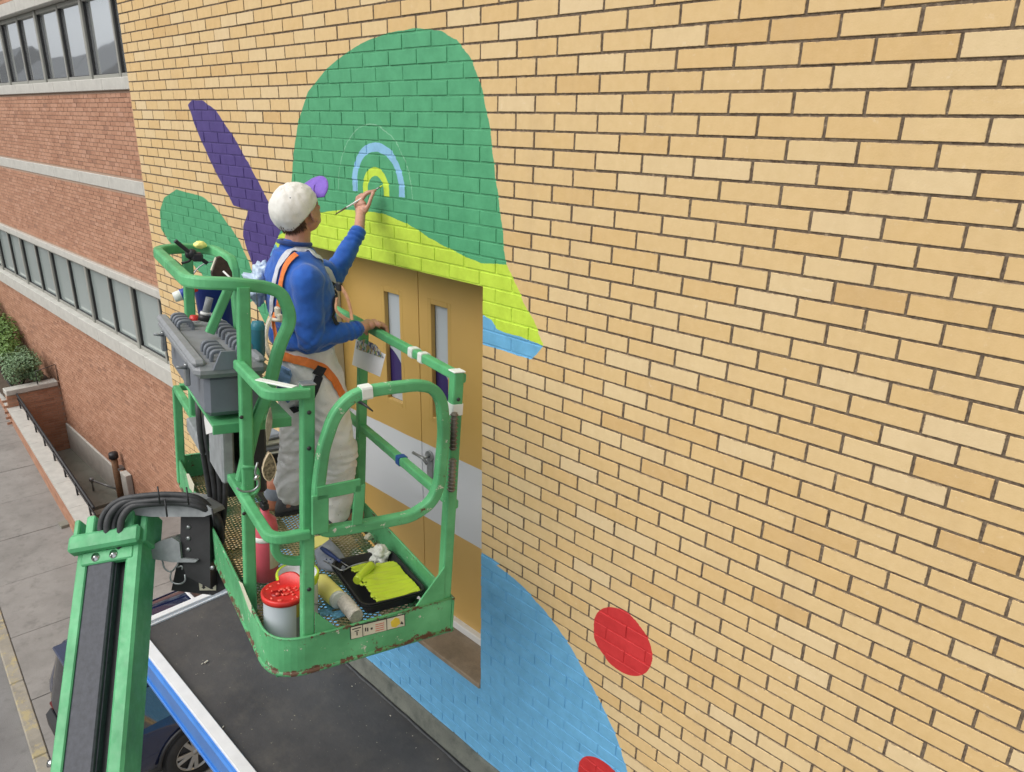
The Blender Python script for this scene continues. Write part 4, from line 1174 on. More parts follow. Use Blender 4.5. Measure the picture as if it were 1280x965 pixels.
for sgn in (1, -1):
    for (ya, yb) in ((-1.25, -.75), (-.70, .05), (.10, .62)):
        g = MB(); n = 6
        lo_ = [at_side(ya + (yb - ya) * i / n, .90, sgn) for i in range(n + 1)]; hi_ = [at_side(ya + (yb - ya) * i / n, 1.34 if ya > -1.2 and yb < .3 else (1.30 if ya < 0 else 1.30 - .16 * i / n), sgn) for i in range(n + 1)]
        g.add(lo_ + hi_, [(i, i + 1, n + 2 + i, n + 1 + i) for i in range(n)], True)
        g.add([p * 1 + Vector((-sgn * .02, 0, 0)) for p in lo_ + hi_], [(i, i + 1, n + 2 + i, n + 1 + i) for i in range(n)], True)
        obj('side_window', g, M_carglass, car)
    hd = MB().tube([at_side(-.55, .80, sgn, .02), at_side(-.40, .80, sgn, .02)], .012, 6); obj('door_handle', hd, M_carblue, car)
    sm = MB().tube([at_side(-.72, z, sgn, .003) for z in (.35, .5, .65, .82)], .004, 4, caps=False); sm.tube([at_side(.07, z, sgn, .003) for z in (.35, .5, .65, .82)], .004, 4); obj('door_seam', sm, M_black, car)
    for yy in (-.62, 1.05):
        M_ = Matrix.Translation((sgn * (CW / 2 - .055), yy - .0, .32)) @ Matrix.Rotation(R(90) * sgn, 4, 'Y')
        wh = obj('wheel', MB().lathe([(.20, -.09), (.29, -.095), (.325, -.06), (.325, .07), (.30, .095), (.215, .092)], (0, 0, 0), 36), M_tyre, car, M=M_)
        rm_ = MB(); rm_.lathe([(.218, .085), (.205, .09), (.20, .04), (.18, .0), (.0, .0)], (0, 0, 0), 36); rm_.lathe([(0, .082), (.035, .08), (.045, .06), (.045, 0)], (0, 0, 0), 20)
        for k in range(10):
            a = 2 * math.pi * k / 10 + (.12 if k % 2 else -.12)
            d_ = Vector((math.cos(a), math.sin(a), 0)); e_ = Vector((math.cos(2 * math.pi * (k // 2 * 2 + .5) / 10), math.sin(2 * math.pi * (k // 2 * 2 + .5) / 10), 0))
            rm_.tube([d_ * .035 + Vector((0, 0, .07)), d_ * .205 + Vector((0, 0, .082))], 0, prof=rrect(.045, .018, .004), up=(0, 0, 1), smooth=False)
        rim = obj('rim', rm_, M_rim, wh)
        ar = MB(); ar.tube([Vector((sgn * (CW / 2 + .012), yy + .375 * math.cos(a), .33 + .375 * math.sin(a))) for a in [math.pi * k / 16 for k in range(17)]], .022, 6)
        obj('wheel_arch', ar, M_black, car)
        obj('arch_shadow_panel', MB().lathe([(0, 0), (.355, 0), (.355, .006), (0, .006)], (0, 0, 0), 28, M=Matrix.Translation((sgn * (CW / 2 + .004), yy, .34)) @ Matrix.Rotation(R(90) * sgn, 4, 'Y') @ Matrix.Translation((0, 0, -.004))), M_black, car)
rw = MB(); xs_ = [-.62 + 1.24 * i / 8 for i in range(9)]
rw.add([Vector((x * 1.12, -1.625 + .10 * (x / .62) ** 4, .80)) for x in xs_] + [Vector((x * 1.0, -1.455 + .05 * (x / .62) ** 4, 1.38)) for x in xs_], [(i, i + 1, 10 + i, 9 + i) for i in range(8)], True)
obj('rear_window', rw, M_carglass, car)
obj('bumper', MB().box((0, -1.60, .45), (1.38, .12, .24), .055), M_black, car)
obj('tail_spoiler', MB().box((0, -1.40, 1.405), (1.0, .16, .03), .012), M_carblue, car)
for sgn in (1, -1):
    obj('tail_light', MB().box((sgn * .60, -1.575, .62), (.14, .05, .06), .02), simple('dark_red_lens', (.10, .008, .01), .2), car)
    obj('roof_rail', MB().box((sgn * .50, .02, 1.475), (.022, 1.5, .02), .006), M_carblue, car)
obj('sunroof', MB().box((0, .28, 1.462), (.86, .62, .012), .005), M_carglass, car)
for y in (-.05, .61): obj('sunroof_edge', MB().box((0, y, 1.462), (.92, .035, .022), .006), M_trim, car)

# ================================================================== THINGS IN THE BASKET
def TM(p, rz=0, rx=0, ry=0):
    return BM @ Matrix.Translation(p) @ Matrix.Rotation(R(rz), 4, 'Z') @ Matrix.Rotation(R(rx), 4, 'X') @ Matrix.Rotation(R(ry), 4, 'Y')
FL = .036
M_redp = simple('red_plastic', (.62, .03, .025), .35, var=.15, scale=20)
M_pinkred = simple('extinguisher_red', (.64, .11, .15), .4, var=.1, scale=10)
M_yellowp = simple('yellow_plastic', (.98, .90, .27), .45, var=.06)
M_limep = simple('wet_lime_paint', (.54, .70, .05), .22, var=.06, scale=6)
M_paper = simple('label_white', (.66, .68, .70), .5, var=.06)
M_blue = simple('blue_plastic', (.012, .05, .36), .4, var=.1)
M_navy = simple('navy_plastic', (.012, .03, .12), .4)
M_wool = simple('roller_wool', (.66, .62, .55), .95, var=.2, scale=60, bmp=1.0, bscale=300)
M_cloth = simple('crumpled_cloth', (.74, .76, .70), .9, var=.15, scale=12, bmp=.4)
M_greycl = simple('grey_work_cloth', (.28, .31, .37), .85, var=.15, scale=20, bmp=.3)
M_orange = simple('orange_webbing', (.78, .21, .045), .7, var=.12, scale=40, bmp=.3, bscale=400)
M_wood = simple('pale_wood', (.62, .50, .34), .5, var=.12, scale=12)
M_khaki = simple('khaki_canvas', (.30, .27, .19), .9, var=.3, scale=40, bmp=.4)
M_teal = simple('teal_plastic', (.015, .12, .17), .35, var=.1)
M_bag = simple('pale_blue_plastic', (.50, .62, .78), .3, var=.2, scale=9)
M_pinkj = simple('orange_jug', (.66, .25, .15), .45, var=.3, scale=8)

# extinguisher
p0 = L(332, 722, 2, FL); h = L(329, 668, 1, p0.y)[2]
t = thing('fire_extinguisher', 'red fire extinguisher standing in the left corner of the basket', 'fire extinguisher', TM((p0.x, p0.y, FL)))
hx = .31
obj('cylinder', MB().lathe([(0, 0), (.050, 0), (.056, .008), (.056, hx - .06), (.048, hx - .02), (.022, hx + .005), (.018, hx + .03), (0, hx + .03)], seg=28), M_pinkred, t)
obj('strap', MB().lathe([(.057, hx - .11), (.059, hx - .108), (.059, hx - .088), (.057, hx - .086)], seg=28), M_wtape, t)
obj('valve', MB().box((0, 0, hx + .045), (.03, .05, .03), .005).box((.0, .03, hx + .07), (.02, .11, .012), .003), M_black, t)
lb = MB(); vs = []
for i in range(9):
    a = R(-85 + 8 * i)
    for z in (.07, .20): vs.append((.0572 * math.cos(a), .0572 * math.sin(a), z))
lb.add(vs, [(2 * i, 2 * i + 2, 2 * i + 3, 2 * i + 1) for i in range(8)], True)
obj('label', lb, M_sticker, t)

def paint_can(p, rad, hgt, lab, band, lidmat=None, rz=0, name='paint_can'):
    t = thing(name, lab, 'paint can', TM(p, rz))
    m, nt, bs = nodes('can_print'); P = objco(nt); sp = nt.nodes.new("ShaderNodeSeparateXYZ"); lk(nt, P, sp.inputs[0])
    an = mathn(nt, 'ARCTAN2', sp.outputs[1], sp.outputs[0])
    mk = mathn(nt, 'MULTIPLY', mathn(nt, 'GREATER_THAN', an, -1.5), mathn(nt, 'LESS_THAN', an, -.5))
    c = mix(nt, mk, (.62, .66, .72), (.24, .25, .27))
    up = mathn(nt, 'MULTIPLY', mk, mathn(nt, 'GREATER_THAN', sp.outputs[2], hgt * .62))
    c = mix(nt, up, c, band)
    lk(nt, c, bs.inputs['Base Color']); bs.inputs['Roughness'].default_value = .35
    obj('can', MB().lathe([(0, 0), (rad, 0), (rad + .002, .006), (rad, .012), (rad, hgt - .012), (rad + .003, hgt - .006), (rad + .001, hgt), (rad - .006, hgt), (rad - .008, hgt - .05), (0, hgt - .05)], seg=36), m, t)
    ea = R(-62)
    e = Vector((rad * math.cos(ea), rad * math.sin(ea), hgt * .62))
    er = Matrix.Translation(e) @ Matrix.Rotation(ea, 4, 'Z') @ Matrix.Rotation(R(90), 4, 'Y')
    obj('ear', MB().lathe([(0, .012), (.006, .012), (.016, .004), (.018, 0)], seg=16, M=er), M_steel, t)
    e2 = -e; e2.z = e.z
    ang = [ea + math.pi * k / 14 for k in range(15)]
    obj('bail_handle', MB().tube([Vector(((rad + .012) * math.cos(a), (rad + .012) * math.sin(a), e.z - .075 * math.sin(math.pi * k / 14))) for k, a in enumerate(ang)], .0022, 6), M_steel, t)
    return t
t = paint_can((.100, .205, FL), .078, .185, 'paint can with a paint-smeared red pouring lid, nearest the front corner', (.42, .35, .06), rz=15)
ld = MB(); ld.lathe([(.074, .175), (.085, .178), (.087, .198), (.080, .203), (.074, .196), (.045, .192), (.0, .190)], seg=40)
lid_ = obj('lid', ld, M_redp, t)
sp_ = MB()
r1 = []
for k in range(9):
    a = R(-20 + 12 * k)
    r1.append((.064 * math.cos(a), .064 * math.sin(a)))
vs = [Vector((x, y, .192)) for x, y in r1] + [Vector((x * 1.12, y * 1.12, .245 - .0012 * (k - 4) ** 2)) for k, (x, y) in enumerate(r1)] + [Vector((x * .85, y * .85, .192)) for x, y in r1] + [Vector((x * 1.02, y * 1.02, .243 - .0012 * (k - 4) ** 2)) for k, (x, y) in enumerate(r1)]
n = 9
sp_.add(vs, [(i, i + 1, n + i + 1, n + i) for i in range(8)] + [(2 * n + i, 3 * n + i, 3 * n + i + 1, 2 * n + i + 1) for i in range(8)] + [(n + i, n + i + 1, 3 * n + i + 1, 3 * n + i) for i in range(8)], True)
obj('spout', sp_, M_redp, lid_)
sm = MB(); rr_ = random.Random(5)
for k in range(26):
    a = rr_.uniform(0, 6.28); q = rr_.uniform(.01, .074)
    sm.ell((q * math.cos(a), q * math.sin(a), .1945), (rr_.uniform(.004, .012), rr_.uniform(.004, .010), .0035), seg=8, rings=4)
obj('paint_smear', sm, simple('wet_coral_paint', (.80, .12, .09), .2), lid_)
obj('pour_hole', MB().lathe([(0, .0), (.022, 0), (.022, .001), (0, .001)], (-.025, .012, .1925), 20), simple('dark_red_paint', (.33, .01, .01), .25), lid_)
pc_ = L(372, 716, 2, FL + .19)
t = paint_can((pc_.x, pc_.y, FL), .082, .19, 'open paint can with lime paint running down its rim behind the front post', (.6, .1, .08), rz=-30)
lm = MB(); n = 60; vs = []
for i in range(n):
    a = 2 * math.pi * i / n; dr = .022 + .016 * noise.noise(Vector((math.cos(a) * 2.2, math.sin(a) * 2.2, 0))) + .012 * abs(math.sin(a * 5))
    for (r_, z) in ((.0765, .192), (.0845, .194), (.0865, .186), (.0840, .19 - dr)): vs.append((r_ * math.cos(a), r_ * math.sin(a), z))
lm.add(vs, [(i * 4 + j, ((i + 1) % n) * 4 + j, ((i + 1) % n) * 4 + j + 1, i * 4 + j + 1) for i in range(n) for j in range(3)], True)
obj('paint_drip', lm, M_limep, t)
obj('liner', MB().lathe([(0, .150), (.05, .152), (.074, .165), (.0765, .188)], seg=30), M_paper, t)
obj('label_mark', MB().box((.0, -.0835, .10), (.03, .002, .03)), M_redp, t)

# paint tray with lime paint
tr = thing('paint_tray', 'black paint tray filled with lime green paint on the basket floor', 'paint tray', TM((.56, .37, FL)))
tw, tl = .285, .40
def trr(w, l, c, z): return [Vector((x, y, z)) for x, y in rrect(w, l, c, 6)]
obj('tray', MB().loft([trr(tw - .05, tl - .05, .03, 0), trr(tw, tl, .045, .055), trr(tw + .022, tl + .022, .052, .058), trr(tw + .022, tl + .022, .052, .050), trr(tw + .012, tl + .012, .048, .050), trr(tw + .012, tl + .012, .048, .064), trr(tw - .004, tl - .004, .044, .064), trr(tw - .056, tl - .056, .03, .008)], smooth=False), M_black, tr)
pn = MB(); nn = 64; vs = []; fs = []
for i in range(nn + 1):
    for j in range(nn + 1):
        x = -.11 + .235 * i / nn; y = -.185 + .33 * j / nn
        z = .057 + .010 * max(0, noise.noise(Vector((x * 7 + 2, y * 5, 9)))) + .0045 * noise.noise(Vector((x * 14, y * 60, 0))) + .006 * noise.noise(Vector((x * 9, y * 9, 2)))
        vs.append((x, y, z))
for i in range(nn):
    for j in range(nn):
        cx_, cy_ = -.11 + .235 * (i + .5) / nn, -.185 + .33 * (j + .5) / nn
        e = noise.noise(Vector((cx_ * 26, cy_ * 26, 7))) + .4 * noise.noise(Vector((cx_ * 70, cy_ * 70, 3)))
        if cx_ < -.080 + .034 * e or cy_ > .125 + .022 * e - .35 * max(0, cx_): continue
        if cx_ > .124 : continue
        fs.append((i * (nn + 1) + j, (i + 1) * (nn + 1) + j, (i + 1) * (nn + 1) + j + 1, i * (nn + 1) + j + 1))
pn.add(vs, fs, True)
po = obj('paint', pn, M_limep, tr); sol = po.modifiers.new('s', 'SOLIDIFY'); sol.thickness = .006; sol.offset = -1
def roller(a, b, r_, mat, lab, name, seg=16, fuzzy=0):
    a = Vector(a); b = Vector(b); d = (b - a).normalized()
    t = thing(name, lab, 'paint roller', BM @ Matrix.Translation((a + b) / 2))
    o_ = Vector((a + b) / 2)
    n = 14; mbb = MB()
    mbb.tube([a - o_ + (b - a) * i / n for i in range(n + 1)], r_, 24, rad=[r_ * (.9 if i in (0, n) else 1) * (1 + fuzzy * rb.uniform(-1, 1)) for i in range(n + 1)])
    obj('sleeve', mbb, mat, t)
    return t, o_
a, b = L(446, 726, 2, .095), L(464, 706, 2, .105)
t, o_ = roller(a, b, .021, M_limep, 'small roller loaded with lime paint resting in the black tray', 'mini_paint_roller')
hp_ = [b - o_, b - o_ + (b - a).normalized() * .03, L(455, 703, 2, .13) - o_, L(440, 707, 2, .12) - o_, L(428, 714, 2, .11) - o_, L(405, 701, 2, .10) - o_]
obj('wire_frame', MB().tube(fillet(hp_, .02, 4), .0035, 6), M_steel, t)
t, o_ = roller(L(400, 727, 2, .085), L(421, 748, 2, .085), .040, M_yellowp, 'thick yellow roller sleeve lying beside the lime paint can', 'roller_sleeve')
obj('end_cap', MB().tube([L(420, 747, 2, .085) - o_, L(424, 751, 2, .085) - o_], .036, 20), M_wtape, t)
t, o_ = roller(L(425, 746, 2, .075), L(446, 771, 2, .075), .031, M_wool, 'fluffy off-white paint roller lying against the black tray', 'paint_roller', fuzzy=.05)
obj('handle', MB().tube([L(392, 729, 2, .07) - o_, L(404, 736, 2, .07) - o_], .011, 8), M_black, t)
# brush with blue handle on a perforated grey shoe-like cloth
gp_ = [L(x, y, 2, FL + .02) for x, y in ((393, 690), (412, 676), (424, 688), (436, 706), (430, 713), (412, 712), (398, 708))]
ce = sum(gp_, Vector()) / len(gp_)
t = thing('work_glove', 'grey dotted work glove with yellow cuff under the blue brush', 'glove', BM @ Matrix.Translation(ce))
gb = MB(); rg_ = [[(p - ce) * s_ + Vector((0, 0, z)) for p in fillet(gp_, .02, 4, True)] if False else [((p - ce) * s_) + Vector((0, 0, z)) for p in gp_] for s_, z in ((.8, -.02), (1.0, -.01), (1.0, .01), (.8, .024), (.3, .03))]
gb.loft(rg_)
obj('palm', gb, M_greycl, t)
dt = MB()
for (x, y) in ((408, 699), (413, 699), (418, 700), (411, 703), (416, 704), (422, 697), (427, 700), (431, 703)): dt.ell(L(x, y, 2, FL + .048) - ce, (.004, .004, .002), seg=8, rings=4)
obj('grip_dot', dt, M_navy, t)
cf = [L(x, y, 2, FL + .02) - ce for x, y in ((389, 674), (409, 671), (413, 680), (392, 688))]
obj('cuff', MB().loft([[p + Vector((0, 0, z)) for p in cf] for z in (-.02, .012)], smooth=False), M_yellowp, t)
a, b, c_ = L(402, 685, 2, .105), L(426, 702, 2, .10), L(437, 709, 2, .095)
t = thing('paint_brush', 'paint brush with a dark blue handle lying on the grey glove', 'paint brush', BM @ Matrix.Translation(a))
obj('handle', MB().tube([a * 0 + (b - a) * k / 6 for k in range(7)], .01, 10, rad=[.009, .0115, .012, .011, .009, .007, .0085]), M_navy, t)
obj('shaft', MB().tube([b - a, c_ - a], .0022, 6), M_steel, t)
def rag(name, lab, cat, c, rad, mat, seed, M=None, amp=.5, group=None):
    """crumpled cloth lump"""
    b = MB(); b.ell((0, 0, 0), rad, seg=40, rings=26)
    b.v = [v * (1 + amp * noise.noise(v.normalized() * 1.9 + Vector((seed, 0, 0))) + amp * .45 * noise.noise(v.normalized() * 5 + Vector((0, seed, 0)))) for v in b.v]
    o = obj(name, b, mat, None, M=M or TM(c)); tag(o, lab, cat, group); return o
rag('crumpled_cloth', 'crumpled white rag stained yellow behind the paint tray', 'rag', L(474, 695, 2, .08), (.05, .045, .045), M_cloth, 3)
rag('crumpled_cloth', 'small crumpled yellowish rag between the tray and the glove', 'rag', L(455, 698, 2, .06), (.032, .028, .022), simple('yellowish_cloth', (.6, .58, .34), .9, var=.2, bmp=.4), 8)
rag('crumpled_cloth', 'tiny torn scrap of cream paper near the right toe board', 'paper scrap', L(461, 671, 2, .06), (.02, .018, .015), M_sticker, 12)
# blue and white cloth scraps on the grating
b = MB()
for k, (x, y) in enumerate(((407, 765), (416, 757), (422, 768))): b.box(L(x, y, 2, FL + .006), (.05, .05, .006), .002)
tag(obj('cloth_scrap', b, simple('blue_mesh_cloth', (.16, .42, .62), .7, var=.5, scale=80), None, M=BM), 'scrap of sky blue mesh cloth on the floor near the front board', 'cloth')
# person-side clutter at the far end
pj_ = L(332, 630, 2, FL)
t = thing('orange_jug', 'scuffed orange and grey plastic jug standing behind the left post', 'jug', TM((pj_.x + .05, pj_.y - .05, FL), 20))
obj('body', MB().lathe([(0, 0), (.06, 0), (.066, .02), (.066, .13), (.05, .18), (.02, .20), (.02, .22), (0, .22)], seg=24), M_pinkj, t)
obj('cap', MB().lathe([(0, .245), (.024, .243), (.024, .215)], seg=16), M_black, t)
obj('sleeve', MB().lathe([(.067, .06), (.069, .07), (.069, .12), (.066, .125)], seg=24), M_greycl, t)
t = thing('black_crate', 'black open crate of folded grey cloths at the far end of the basket', 'crate', TM((.36, 1.70, FL)))
for (c_, s_) in (((0, -.13, .11), (.36, .015, .22)), ((0, .13, .11), (.36, .015, .22)), ((-.18, 0, .11), (.015, .26, .22)), ((.18, 0, .11), (.015, .26, .22)), ((0, 0, .01), (.36, .26, .015))): obj('panel', MB().box(c_, s_, .004), M_black, t)
for k in range(4): tag(obj('folded_cloth', MB().box((0, 0, 0), (.28 - .02 * k, .20, .03), .012), M_greycl if k % 2 else M_cloth, None, M=TM((.35 + .01 * k, 1.70, FL + .20 + k * .032), 5 * k)), ('white folded cloth at the bottom of the pile in the black crate', 'grey folded cloth second from the bottom in the black crate', 'white folded cloth second from the top in the black crate', 'grey folded cloth on top of the pile in the black crate')[k], 'cloth')
t = thing('dark_box', 'dark navy box standing on the grating by the painter\'s back leg', 'box', TM((.44, 1.36, FL), 4))
obj('body', MB().box((0, 0, .09), (.16, .12, .18), .008), M_navy, t); obj('lid', MB().box((0, 0, .185), (.165, .125, .02), .006), M_black, t)

# things hanging on / standing at the guard loop
t = thing('blue_bucket', 'deep blue plastic bucket hanging behind the control console', 'bucket', TM((.17, 1.62, .98)))
obj('pail', MB().lathe([(0, 0), (.085, 0), (.115, .24), (.122, .24), (.122, .225), (.118, .222)], seg=28).lathe([(0, .01), (.08, .01), (.11, .235)], seg=28), M_blue, t)
obj('bail_handle', MB().tube([(.12 * math.cos(a), .02, .22 + .12 * math.sin(a)) for a in [math.pi * k / 14 for k in range(15)]], .003, 6), M_steel, t)
bc = L(248, 322, 1, 1.2)
t = thing('device_clamp', 'black clamp mount with crossed arms fixed on the far corner of the guard loop', 'clamp', BM @ Matrix.Translation(bc))
def loc(x, y, ax=1, v=1.2): return L(x, y, ax, v) - bc
obj('arm', MB().tube([loc(219, 301), loc(236, 315)], 0, prof=rrect(.018, .032, .006), up=(0, 1, 0), smooth=False), M_black, t)
obj('arm', MB().tube([loc(243, 318), loc(259, 329)], 0, prof=rrect(.018, .022, .006), up=(0, 1, 0), smooth=False), M_black, t)
obj('ball_joint', MB().ell(loc(240, 317), (.022, .022, .022)).box(loc(246, 321), (.05, .045, .04), .01).ell(loc(236, 318), (.016, .016, .02)), M_black, t)
obj('stem', MB().tube(fillet([loc(240, 322), loc(236, 327), loc(227, 329)], .02, 4), .006, 6).tube([loc(227, 333), loc(218, 325)], .006, 6), M_blacksteel, t)
t = rag('sponge', 'pale yellow sponge perched on the far rail of the guard loop', 'sponge', L(250, 306, 1, 1.45), (.030, .022, .018), M_yellowp, 2, amp=.12)
# paddle brush
pb_ = L(276, 338, 1, .75)
t = thing('block_brush', 'dark brown block brush with pale bristles hanging on the guard loop', 'brush', BM @ Matrix.Translation(pb_))
pts = [L(x, y, 1, .75) - pb_ for x, y in ((268, 352), (265, 342), (272, 322), (277, 321), (284, 327), (290, 340), (291, 352))]
obj('block', MB().add(pts + [p + Vector((0, .03, 0)) for p in pts], [tuple(range(7)), tuple(range(7, 14))[::-1]] + [(i, (i + 1) % 7, 7 + (i + 1) % 7, 7 + i) for i in range(7)]), simple('dark_brown_block', (.045, .028, .02), .6, var=.4, scale=60), t)
pts = [L(x, y, 1, .765) - pb_ for x, y in ((264, 338), (270, 322), (272, 323), (266, 340))]
obj('bristles', MB().add(pts + [p + Vector((0, .02, 0)) for p in pts], [(0, 1, 2, 3), (7, 6, 5, 4), (0, 4, 5, 1), (1, 5, 6, 2), (2, 6, 7, 3), (3, 7, 4, 0)]), M_sticker, t)
obj('handle', MB().tube([L(279, 339, 1, .74) - pb_, L(297, 356, 1, .70) - pb_], .004, 8), M_white, t)
t = thing('scraper', 'grey-handled scraper standing in a black cup on the console', 'scraper', BM @ Matrix.Translation(L(258, 402, 1, 1.05)))
o_ = L(258, 402, 1, 1.05)
obj('handle', MB().tube([L(262, 372, 1, 1.05) - o_, L(257, 392, 1, 1.05) - o_], .016, 12), M_greysteel, t)
obj('collar', MB().tube([L(257, 390, 1, 1.05) - o_, L(256.5, 393.5, 1, 1.05) - o_], .022, 14), M_white, t)
obj('cup', MB().tube([L(256.5, 393.5, 1, 1.05) - o_, L(255, 401, 1, 1.05) - o_], .026, 14), M_black, t)
t = thing('red_knob_cap', 'small red and white bottle cap lying on the console lid', 'cap', BM @ Matrix.Translation(L(243, 402, 2, 1.11)))
obj('top', MB().lathe([(0, .03), (.018, .028), (.022, .01), (.022, 0)], seg=16), M_redp, t); obj('base', MB().lathe([(0, .0), (.026, 0), (.024, .008)], seg=16), M_white, t)
t = thing('spray_bottle', 'white and blue spray bottle with red nozzle at the far end of the console', 'spray bottle', BM @ Matrix.Translation(L(217, 372, 1, 1.5)) @ Matrix.Rotation(R(70), 4, 'Y'))
obj('bottle', MB().lathe([(0, 0), (.024, .002), (.026, .03), (.026, .07), (.012, .095), (0, .095)], seg=18), M_wtape, t)
obj('band', MB().lathe([(.0265, .035), (.0275, .036), (.0275, .062), (.0265, .064)], seg=18), M_blue, t); obj('nozzle', MB().box((0, 0, .105), (.02, .02, .025), .004), M_redp, t)
# teal flask and white harness hook behind the guard loop
t = thing('teal_flask', 'tall dark teal bottle hanging behind the left guard post', 'bottle', BM @ Matrix.Translation(L(323, 447, 1, .62)))
obj('flask', MB().lathe([(0, 0), (.024, .003), (.027, .02), (.027, .13), (.022, .145), (0, .148)], seg=20), M_teal, t)
obj('cord', MB().tube([(0, 0, .148), (-.002, 0, .28)], .0015, 5), M_black, t)
obj('cap', MB().lathe([(.0275, .118), (.028, .13), (.022, .149), (0, .152)], seg=20), simple('teal_cap', (.03, .2, .27), .4), t)
# lanyard, strap and pouch hanging under the rail
st = MB(); pts = [L(338, 509, 1, .28), L(335, 525, 1, .28), L(334, 540, 1, .28), L(334, 556, 1, .28)]
st.tube([pts[0].lerp(pts[3], k / 8) for k in range(9)], 0, prof=[(-.008, -.002), (.008, -.002), (.008, .002), (-.008, .002)], up=(0, 1, 0), rad=[.2, .7, 1.2, 1.4, 1.4, 1.2, .9, .5, .2], smooth=False)
tag(obj('webbing_strap', st, M_khaki, None, M=BM), 'dark olive webbing strap hanging below the curved top rail', 'strap')
c_ = L(336, 585, 1, .29)
t = thing('tool_pouch', 'leaf-shaped speckled tan pouch hanging at the end of the strap', 'pouch', BM @ Matrix.Translation(c_))
lf_ = [L(x, y, 1, .29) - c_ for x, y in ((337, 565), (342, 574), (345, 585), (343, 594), (337, 602), (331, 598), (328, 588), (331, 576))]
obj('edge', MB().tube(fillet(lf_, .01, 3, True), .0035, 6, closed=True), M_wood, t)
obj('panel', MB().loft([[p * .97 + Vector((0, z, 0)) for p in lf_] for z in (-.003, .02)], smooth=False), simple('speckled_pouch', (.20, .16, .10), .9, var=.9, scale=90), t)
t = thing('carabiner', 'steel hook and ring on the lanyard at the left post', 'carabiner', BM @ Matrix.Translation(L(322, 600, 1, .36)))
o_ = L(322, 600, 1, .36)
obj('hook', MB().tube(fillet([L(x, y, 1, .36) - o_ for x, y in ((322, 578), (318, 592), (324, 602), (323, 608), (316, 614), (303, 615), (296, 610))], .02, 4), .0045, 6), M_steel, t)
obj('gate', MB().tube([L(318, 600, 1, .35) - o_, L(323, 594, 1, .35) - o_], .007, 8), M_chrome, t)
# pale blue plastic bag behind the painter
rag('plastic_bag', 'pale blue crumpled plastic bag hanging behind the painter\'s back', 'plastic bag', None, (.075, .06, .075), M_bag, 5, M=Matrix.Translation(dep(326, 355, 3.25)), amp=.7)
# printed sketch clipped to the right top rail
o_ = L(461, 447, 0, .69)
t = thing('printed_sketch', 'white sheet with a small colour print hanging from the right rail', 'paper', BM @ Matrix.Translation(o_))
sh_ = [L(x, y, 0, .69) - o_ for x, y in ((445, 424), (482, 443), (475, 471), (440, 456))]
obj('sheet', MB().add([sh_[0], sh_[1], sh_[2], sh_[3]] + [p + Vector((.0008, 0, 0)) for p in sh_], [(0, 1, 2, 3), (7, 6, 5, 4), (0, 4, 5, 1), (1, 5, 6, 2), (2, 6, 7, 3), (3, 7, 4, 0)]), simple('paper_white', (.88, .89, .92), .7, var=.02), t)
m, nt, bs = nodes('colour_print'); P = objco(nt)
vor = nt.nodes.new("ShaderNodeTexVoronoi"); vor.inputs['Scale'].default_value = 75; lk(nt, P, vor.inputs['Vector'])
hsn = nt.nodes.new("ShaderNodeSeparateColor"); lk(nt, vor.outputs['Color'], hsn.inputs[0])
lk(nt, ramp(nt, hsn.outputs[0], [(0, (.06, .07, .2)), (.25, (.5, .5, .45)), (.45, (.08, .3, .12)), (.6, (.6, .6, .58)), (.8, (.45, .32, .1)), (1, (.2, .25, .4))]), bs.inputs['Base Color'])
for n_ in nt.nodes:
    if n_.type == 'VALTORGB': n_.color_ramp.interpolation = 'CONSTANT'
pr_ = [L(x, y, 0, .687) - o_ for x, y in ((446.5, 426), (478, 442), (480, 448), (447, 436))]
pr_ = [L(x, y, 0, .687) - o_ for x, y in ((446, 427), (456, 424), (470, 431), (477, 441), (479.5, 448), (444.5, 436))]
obj('print', MB().add(pr_, [tuple(range(6))]), m, t)
obj('clip', MB().box(L(458, 427, 0, .685) - o_, (.006, .03, .022), .004), M_green, t)


# ================================================================== THE PAINTER
def union(name, mb, voxel, smooth=4, fac=.6):
    me = mb.mesh(name + '_raw'); o = bpy.data.objects.new('tmp', me); COL.objects.link(o)
    md = o.modifiers.new('r', 'REMESH'); md.mode = 'VOXEL'; md.voxel_size = voxel; md.use_smooth_shade = True
    if smooth:
        ms = o.modifiers.new('s', 'SMOOTH'); ms.iterations = smooth; ms.factor = fac
    dg = bpy.context.evaluated_depsgraph_get(); dg.update()
    out = bpy.data.meshes.new_from_object(o.evaluated_get(dg)); out.name = name
    bpy.data.objects.remove(o); bpy.data.meshes.remove(me)
    for p in out.polygons: p.use_smooth = True
    return out
def displace(me, fn):
    n = len(me.vertices); co = np.empty(n * 3, 'f'); no = np.empty(n * 3, 'f')
    me.vertices.foreach_get('co', co); me.vertices.foreach_get('normal', no)
    co = co.reshape(-1, 3); no = no.reshape(-1, 3)
    d = np.array([fn(Vector(c), Vector(m_)) for c, m_ in zip(co, no)])
    me.vertices.foreach_set('co', (co + no * d[:, None]).ravel()); me.update()

V = Vector
FZ = -2.236                                   # top of the grating under the feet
J = dict(
    pelvis=V((-.665, -.60, -1.33)), waist=V((-.63, -.615, -1.16)), chest=V((-.585, -.64, -.99)), neck=V((-.590, -.655, -.80)),
    head=V((-.588, -.620, -.612)),
    rsh=V((-.435, -.690, -.885)), rel=V((-.445, -.690, -1.145)), rwr=V((-.435, -.435, -1.140)),
    lsh=V((-.745, -.615, -.870)), lel=V((-.745, -.365, -.950)), lwr=V((-.765, -.195, -.745)),
    rhip=V((-.585, -.585, -1.37)), rkn=V((-.575, -.515, -1.79)), ran=V((-.615, -.530, -2.14)),
    lhip=V((-.745, -.60, -1.37)), lkn=V((-.845, -.565, -1.79)), lan=V((-.935, -.60, -2.14)))
